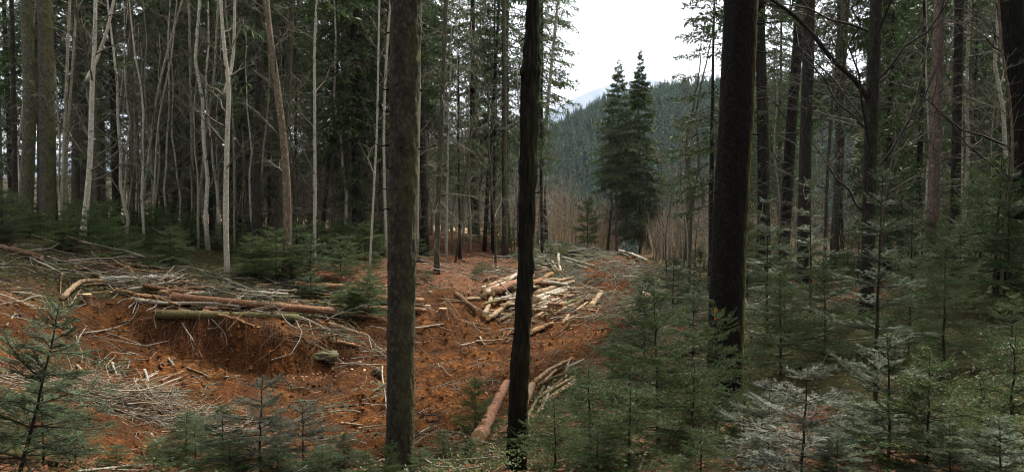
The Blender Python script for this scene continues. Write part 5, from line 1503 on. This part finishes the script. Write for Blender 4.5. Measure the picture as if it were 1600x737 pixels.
def lying(mb, x, y, L, rad, m, rng, lift=0.0, along=None, spread=.7, bend=.12, arch=.05):
    n = len(x)
    a = rng.random(n) * TAU if along is None else along + rng.normal(0, spread, n)
    t = np.linspace(-.5, .5, 6)
    X = x[:, None] + np.cos(a)[:, None] * L[:, None] * t; Y = y[:, None] + np.sin(a)[:, None] * L[:, None] * t
    cb = rng.normal(0, bend, n)[:, None] * L[:, None] * (t ** 2 * 4 - .3); X = X - np.sin(a)[:, None] * cb; Y = Y + np.cos(a)[:, None] * cb
    X = X + rng.normal(0, .012, X.shape) * L[:, None]; Y = Y + rng.normal(0, .012, Y.shape) * L[:, None]
    Zc = H(x, y); Zl = H(X, Y); Z = np.maximum(Zl, Zc[:, None] * .5 + Zl * .5) + rad[:, None]
    tilt = rng.normal(0, arch, n)[:, None] * L[:, None] * t * 2
    Z = Z + (lift if np.isscalar(lift) else lift[:, None]) * 1.0 + np.maximum(tilt, -.02) + np.abs(rng.normal(0, .01, X.shape))
    mb.tubes(np.stack([X, Y, Z], -1), rad[:, None] * np.linspace(1, .45, 6)[None], 4, m, cap=False)


r = np.random.default_rng(51)
tw = MB()
W3 = ['wood_grey', 'twig_grey', 'wood_brown', 'twig_dark', 'wood_pale']
def zone_sticks(n, x0, x1, y0, y1, Lr, Rr, mats, lift=.12, along=None, spread=.7):
    x = r.uniform(x0, x1, n); y = r.uniform(y0, y1, n)
    for m in mats:
        k = r.random(n) < 1.0 / len(mats) * 1.3
        if k.any(): lying(tw, x[k], y[k], r.uniform(*Lr, k.sum()), r.uniform(*Rr, k.sum()), m, r, lift * r.random(k.sum()) ** 2, along, spread)


zone_sticks(115, -9.2, -2.6, 15.3, 17.1, (.4, 1.9), (.005, .014), [0, 1, 2, 2, 3, 4], .35, 0.0, .7)
zone_sticks(150, -12, -6.5, 12.4, 17, (.4, 1.6), (.005, .012), [0, 1, 2, 3], .15)
zone_sticks(160, -3, 2.6, 18.6, 28, (.4, 1.5), (.006, .016), [0, 1, 2, 4], .2, .5, .7)
zone_sticks(90, -.6, 2.6, 20, 27, (.5, 1.7), (.008, .02), [0, 2, 4, 4], .5, .7, .5)
zone_sticks(170, 1.8, 6.4, 12.5, 32, (.4, 1.8), (.006, .016), [0, 1, 2, 3], .35)
zone_sticks(380, -8, 1.5, 9.0, 19, (.1, .6), (.003, .008), [0, 2, 2, 3, 3, 4], .05)
zone_sticks(120, -7, 0, 7, 11, (.2, 1.0), (.004, .010), [0, 1, 2, 3], .08)
zone_sticks(250, 1, 9, 4.5, 14, (.2, 1.0), (.003, .008), [1, 2, 3], .10)
zone_sticks(130, 0, 6, 27, 45, (.5, 2.0), (.010, .022), [0, 0, 1, 3], .25)
zone_sticks(2400, -8.5, 3.2, 8.0, 22, (.06, .34), (.0022, .0055), [2, 1, 2, 2, 3, 3, 4], .05)
zone_sticks(900, -3, 6, 20, 34, (.1, .5), (.004, .008), [1, 2, 2, 3, 3, 4], .05)
stuff('twig_litter', tw, [M[w] for w in W3], 'twigs and small branches strewn over the ground')

bp = MB()
cb = ground_at(205, 632)
n = 380
x = cb[0] + r.normal(0, .85, n); y = cb[1] + r.normal(0, .38, n)
hp = .42 * np.exp(-((x - cb[0]) / 1.0) ** 2 - ((y - cb[1]) / .45) ** 2) * r.random(n)
mm4 = np.array([0, 0, 1, 2, 4])[r.integers(0, 5, n)]
for m in (0, 1, 2, 4):
    k = mm4 == m
    lying(bp, x[k], y[k], r.uniform(.5, 1.7, k.sum()), r.uniform(.0035, .0075, k.sum()) * np.where(r.random(k.sum()) < .12, 2.2, 1), m, r, hp[k], -.1, .75, .30, .10)
stuff('brush_pile', bp, [M[w] for w in W3], 'heap of thin bleached twigs below the slope at the left')

# felled green branches
fb = MB(); 
zr = [(2.2, 6.2, 13, 30, 150), (-.6, 3.0, 21.5, 33, 90), (.6, 5.6, 30, 45, 80), (-9.5, -3, 15.6, 18.0, 44), (-6.8, -4.4, 11.4, 12.6, 12), (-8, -1, 9.5, 14, 14), (1.8, 4.6, 9.5, 14, 50)]
B0 = []
for x0, x1, y0, y1, k in zr: B0 += [(r.uniform(x0, x1), r.uniform(y0, y1)) for _ in range(k)]
B0 = np.array(B0); n = len(B0)
base = np.stack([B0[:, 0], B0[:, 1], H(B0[:, 0], B0[:, 1]) + .06], -1)
L = r.uniform(.5, 1.3, n)
P = paths(base, r.random(n) * TAU, np.radians(r.uniform(0, 26, n)), L, 6, np.full(n, .22), np.full(n, .05), r, .05)
P[..., 2] = np.maximum(P[..., 2], H(P[..., 0], P[..., 1]) + .03)
fb.tubes(P, (L * .012)[:, None] * np.linspace(1, .3, 6)[None], 4, 0, cap=False)
Q, l = laterals(P, L, 12, .12, .97, .5, r, 4, 50, .1, .7, .2)
s0, s1 = segs(P[:, 2:]); needles(fb, s0, s1, .014, .032, .011, 1, 'round', rng=r)
s0, s1 = segs(Q); needles(fb, s0, s1, .016, .032, .011, 1, 'flat', rng=r)
fb.tubes(Q, np.full(Q.shape[:2], .003), 3, 0)
stuff('felled_branches', fb, [M['twig_grey'], M['needle_fir']], 'cut green conifer branches strewn beside the road')

# roots hanging out of the cut bank
rt = MB(); n = 170
x = r.uniform(-7.2, -.6, n); ye = np.interp(x, EDGE_X, EDGE_Y); t = np.linspace(0, 1, 6)
Ln = r.uniform(.2, 1.0, n)
Y = (ye + .05 + r.normal(0, .06, n))[:, None] - t[None] * (Ln * .8)[:, None]
X = x[:, None] + np.cumsum(r.normal(0, .07, (n, 6)), 1) * Ln[:, None]
Z = H(X, Y) + .025 + np.abs(r.normal(0, .02, X.shape)) + .06 * np.sin(np.pi * t)[None] * r.random((n, 1))
rt.tubes(np.stack([X, Y, Z], -1), r.uniform(.003, .008, n)[:, None] * np.linspace(1, .4, 6)[None], 3, 0)
stuff('roots', rt, [M['wood_brown']], 'thin roots hanging out of the cut bank')

# clods of soil
cl = MB(); n = 26000
x = r.uniform(-9, 4, n); y = r.uniform(8, 34, n) ; k = (r.random(n) < soil_mask(x, y)) ; x, y = x[k], y[k]
x = np.concatenate([x, r.uniform(-7, -1, 900)]); yy = np.interp(x[-900:], EDGE_X, EDGE_Y) - np.abs(r.normal(.5, .5, 900)); y = np.concatenate([y, yy]); n = len(x)
s = .009 + .045 * r.random(n) ** 6
D = np.array([[1, 0, 0], [-1, 0, 0], [0, 1, 0], [0, -1, 0], [0, 0, 1], [0, 0, -1]], float)
V = np.stack([x, y, H(x, y) + s * .3], -1)[:, None, :] + D[None] * s[:, None, None] * r.uniform(.55, 1.35, (n, 6, 3)) + r.normal(0, .22, (n, 6, 3)) * s[:, None, None]
f = np.array([[0, 2, 4], [2, 1, 4], [1, 3, 4], [3, 0, 4], [2, 0, 5], [1, 2, 5], [3, 1, 5], [0, 3, 5]])
cl.tris(V, (np.arange(n) * 6)[:, None, None] + f[None])
stuff('soil_clods', cl, [M['clod']], 'crumbs and clods of red brown soil', False)

# bark scraps and chips from the felling
ch = MB(); n = 2600
zc = [(-9, -2.6, 14.6, 17.4, .36), (-1.2, 3.2, 18, 28, .30), (-1.0, 1.2, 9.5, 14, .10), (-8, 2.5, 9, 19, .16), (1.5, 5, 14, 27, .08)]
X = np.concatenate([r.uniform(a, b, int(n * f)) for a, b, c, d, f in zc]); Y = np.concatenate([r.uniform(c, d, int(n * f)) for a, b, c, d, f in zc]); n = len(X)
a = r.random(n) * TAU; s = .012 + .05 * r.random(n) ** 3
e1 = np.stack([np.cos(a), np.sin(a), r.normal(0, .3, n)], -1) * s[:, None]; e2 = np.stack([-np.sin(a), np.cos(a), r.normal(0, .4, n)], -1) * (s * r.uniform(.25, .6, n))[:, None]
C = np.stack([X, Y, H(X, Y) + .015 + .03 * r.random(n)], -1); dz = np.array([0, 0, -.012])
V = np.stack([C - e1, C - e2, C + e1 * .9, C + e2, C + dz], 1)
b = np.arange(n) * 5; mt = np.array([0, 1, 2, 2, 2, 3, 3])[r.integers(0, 7, n)]
for m in range(4):
    k = mt == m; q = b[:k.sum()]
    ch.tris(V[k], np.stack([np.stack([q, q + 1, q + 2], -1), np.stack([q, q + 2, q + 3], -1), np.stack([q + 1, q, q + 4], -1), np.stack([q + 2, q + 1, q + 4], -1)], 1), m)
stuff('wood_chips', ch, [M['cut'], M['wood_peeled'], M['wood_brown'], M['wood_red']], 'bark scraps and wood chips scattered round the felled logs', False)

# fallen leaves
lv = MB(); n = 46000
pxs = r.uniform(-60, 1660, n); Y = 4 + 34 * r.random(n) ** 1.3; X = (pxs - CX) / F * Y
so, le = masks(X, Y); k = r.random(n) < np.clip(le * 1.1, .05, 1) * (1 - .93 * np.clip(so, 0, 1)) * np.where((pxs > 850) & (Y < 15), .4, 1) ; X, Y = X[k], Y[k]; n = len(X)
a = r.random(n) * TAU; s = r.uniform(.022, .042, n)
e1 = np.stack([np.cos(a), np.sin(a), r.normal(0, .35, n)], -1) * s[:, None]; e2 = np.stack([-np.sin(a), np.cos(a), r.normal(0, .35, n)], -1) * (s * .62)[:, None]
C = np.stack([X, Y, H(X, Y) + .012 + .02 * r.random(n)], -1); up = np.array([0, 0, 1.0]) * (s * r.uniform(-.3, .6, n))[:, None]
V = np.stack([C - e1, C - e2 + up, C + e1, C + e2 + up], 1)
b = np.arange(n) * 4
lv.tris(V, np.stack([np.stack([b, b + 1, b + 2], -1), np.stack([b, b + 2, b + 3], -1)], 1))
stuff('fallen_leaves', lv, [M['leaf_dead']], 'brown and orange fallen beech leaves', False)

# low green cover: bilberry, bramble and fern tufts
gc = MB(); n = 5200
pxs = r.uniform(-60, 1660, n); Y = 4.2 + 30 * r.random(n) ** 1.1; X = (pxs - CX) / F * Y
so, le = masks(X, Y); dn = np.clip(.75 - le, .04, 1) * (1 - np.clip(so * 1.3, 0, 1)); dn = np.where((pxs > 640) & (pxs < 900) & (Y > 17), dn * .45, dn)
dn = np.where((pxs < 620) & (Y > 17), dn * 1.6, dn); dn = np.where((pxs > 880) & (Y < 16), dn * .4, dn)
k = r.random(n) < dn; X, Y = X[k], Y[k]; n = len(X); B = 26
a = r.random((n, B)) * TAU; h = r.uniform(.05, .3, (n, 1)) * r.uniform(.3, 1, (n, B)); rd = r.uniform(.02, .22, (n, B))
C = np.stack([X[:, None] + np.cos(a) * rd, Y[:, None] + np.sin(a) * rd, H(X, Y)[:, None] + h], -1).reshape(-1, 3); n = len(C)
a = a.ravel() + r.normal(0, .8, n); s = r.uniform(.008, .020, n)
e1 = np.stack([np.cos(a), np.sin(a), r.normal(.1, .5, n)], -1) * s[:, None]; e2 = np.stack([-np.sin(a), np.cos(a), r.normal(0, .4, n)], -1) * (s * .5)[:, None]
b = np.arange(n) * 4
gc.quads(np.stack([C - e1, C - e2, C + e1, C + e2], 1), np.stack([b, b + 1, b + 2, b + 3], -1))
stuff('ground_cover', gc, [M['cover']], 'low green bilberry and moss between the trees', False)

# red brown brushwood on the far slope and behind the forest edge
br = MB()
def shoots(n, pxr, Yr, hr, lean=.14):
    px = r.uniform(*pxr, n); Y = r.uniform(*Yr, n); X = (px - CX) / F * Y
    hh = r.uniform(*hr, n) * (1 + .25 * fbm(X * .4, Y * .4, 88))
    P = paths(np.stack([X, Y, H(X, Y) - .1], -1), r.random(n) * TAU, np.pi / 2 - np.abs(r.normal(0, lean, n)), hh, 5, np.zeros(n), np.zeros(n), r, .05)
    h2 = n * 2 // 3
    br.tubes(P[:h2], np.linspace(.015, .006, 5)[None].repeat(h2, 0), 3, 0); br.tubes(P[h2:], np.linspace(.015, .006, 5)[None].repeat(n - h2, 0), 3, 1)
    Q, l = laterals(P, hh, 9, .2, .95, .38, r, 4, 34, -.2, .5, .4)
    br.tubes(Q[:h2 * 9], np.full((h2 * 9, 4), .005), 3, 0); br.tubes(Q[h2 * 9:], np.full((len(Q) - h2 * 9, 4), .005), 3, 1)


shoots(520, (838, 965), (46, 56), (1.6, 3.9))
shoots(420, (1000, 1110), (46, 58), (1.4, 3.4))
shoots(300, (1020, 1105), (34, 45), (.8, 2.4))
shoots(330, (520, 850), (36, 52), (.8, 2.6))
shoots(420, (420, 640), (27, 42), (1.0, 3.4))
shoots(160, (200, 420), (28, 44), (.8, 2.6))
shoots(320, (1150, 1560), (24, 44), (.8, 2.6))
stuff('brushwood', br, [M['brush'], M['twig_grey']], 'red brown bare brushwood on the slope beyond the clearing')

# ------------------------------------------------------------------ the air
N = NT('haze'); N.out
pv = N.n('ShaderNodeVolumePrincipled')
pv.inputs['Color'].default_value = (.62, .76, 1.0, 1)
pv.inputs['Density'].default_value = .0001
pv.inputs['Anisotropy'].default_value = .2
N.t.links.new(pv.outputs[0], N.out.inputs['Volume'])
hz = MB()
x0, x1, y0, y1, z0, z1 = -3400, 5600, -120, 5100, -130, 900
V = [(x0, y0, z0), (x1, y0, z0), (x1, y1, z0), (x0, y1, z0), (x0, y0, z1), (x1, y0, z1), (x1, y1, z1), (x0, y1, z1)]
hz.quads(V, [(3, 2, 1, 0), (4, 5, 6, 7), (0, 1, 5, 4), (1, 2, 6, 5), (2, 3, 7, 6), (3, 0, 4, 7)])
h_ = link('haze', hz.mesh('haze', N.m, False)); h_['kind'] = 'stuff'; h_['label'] = 'thin bluish haze over the valley'
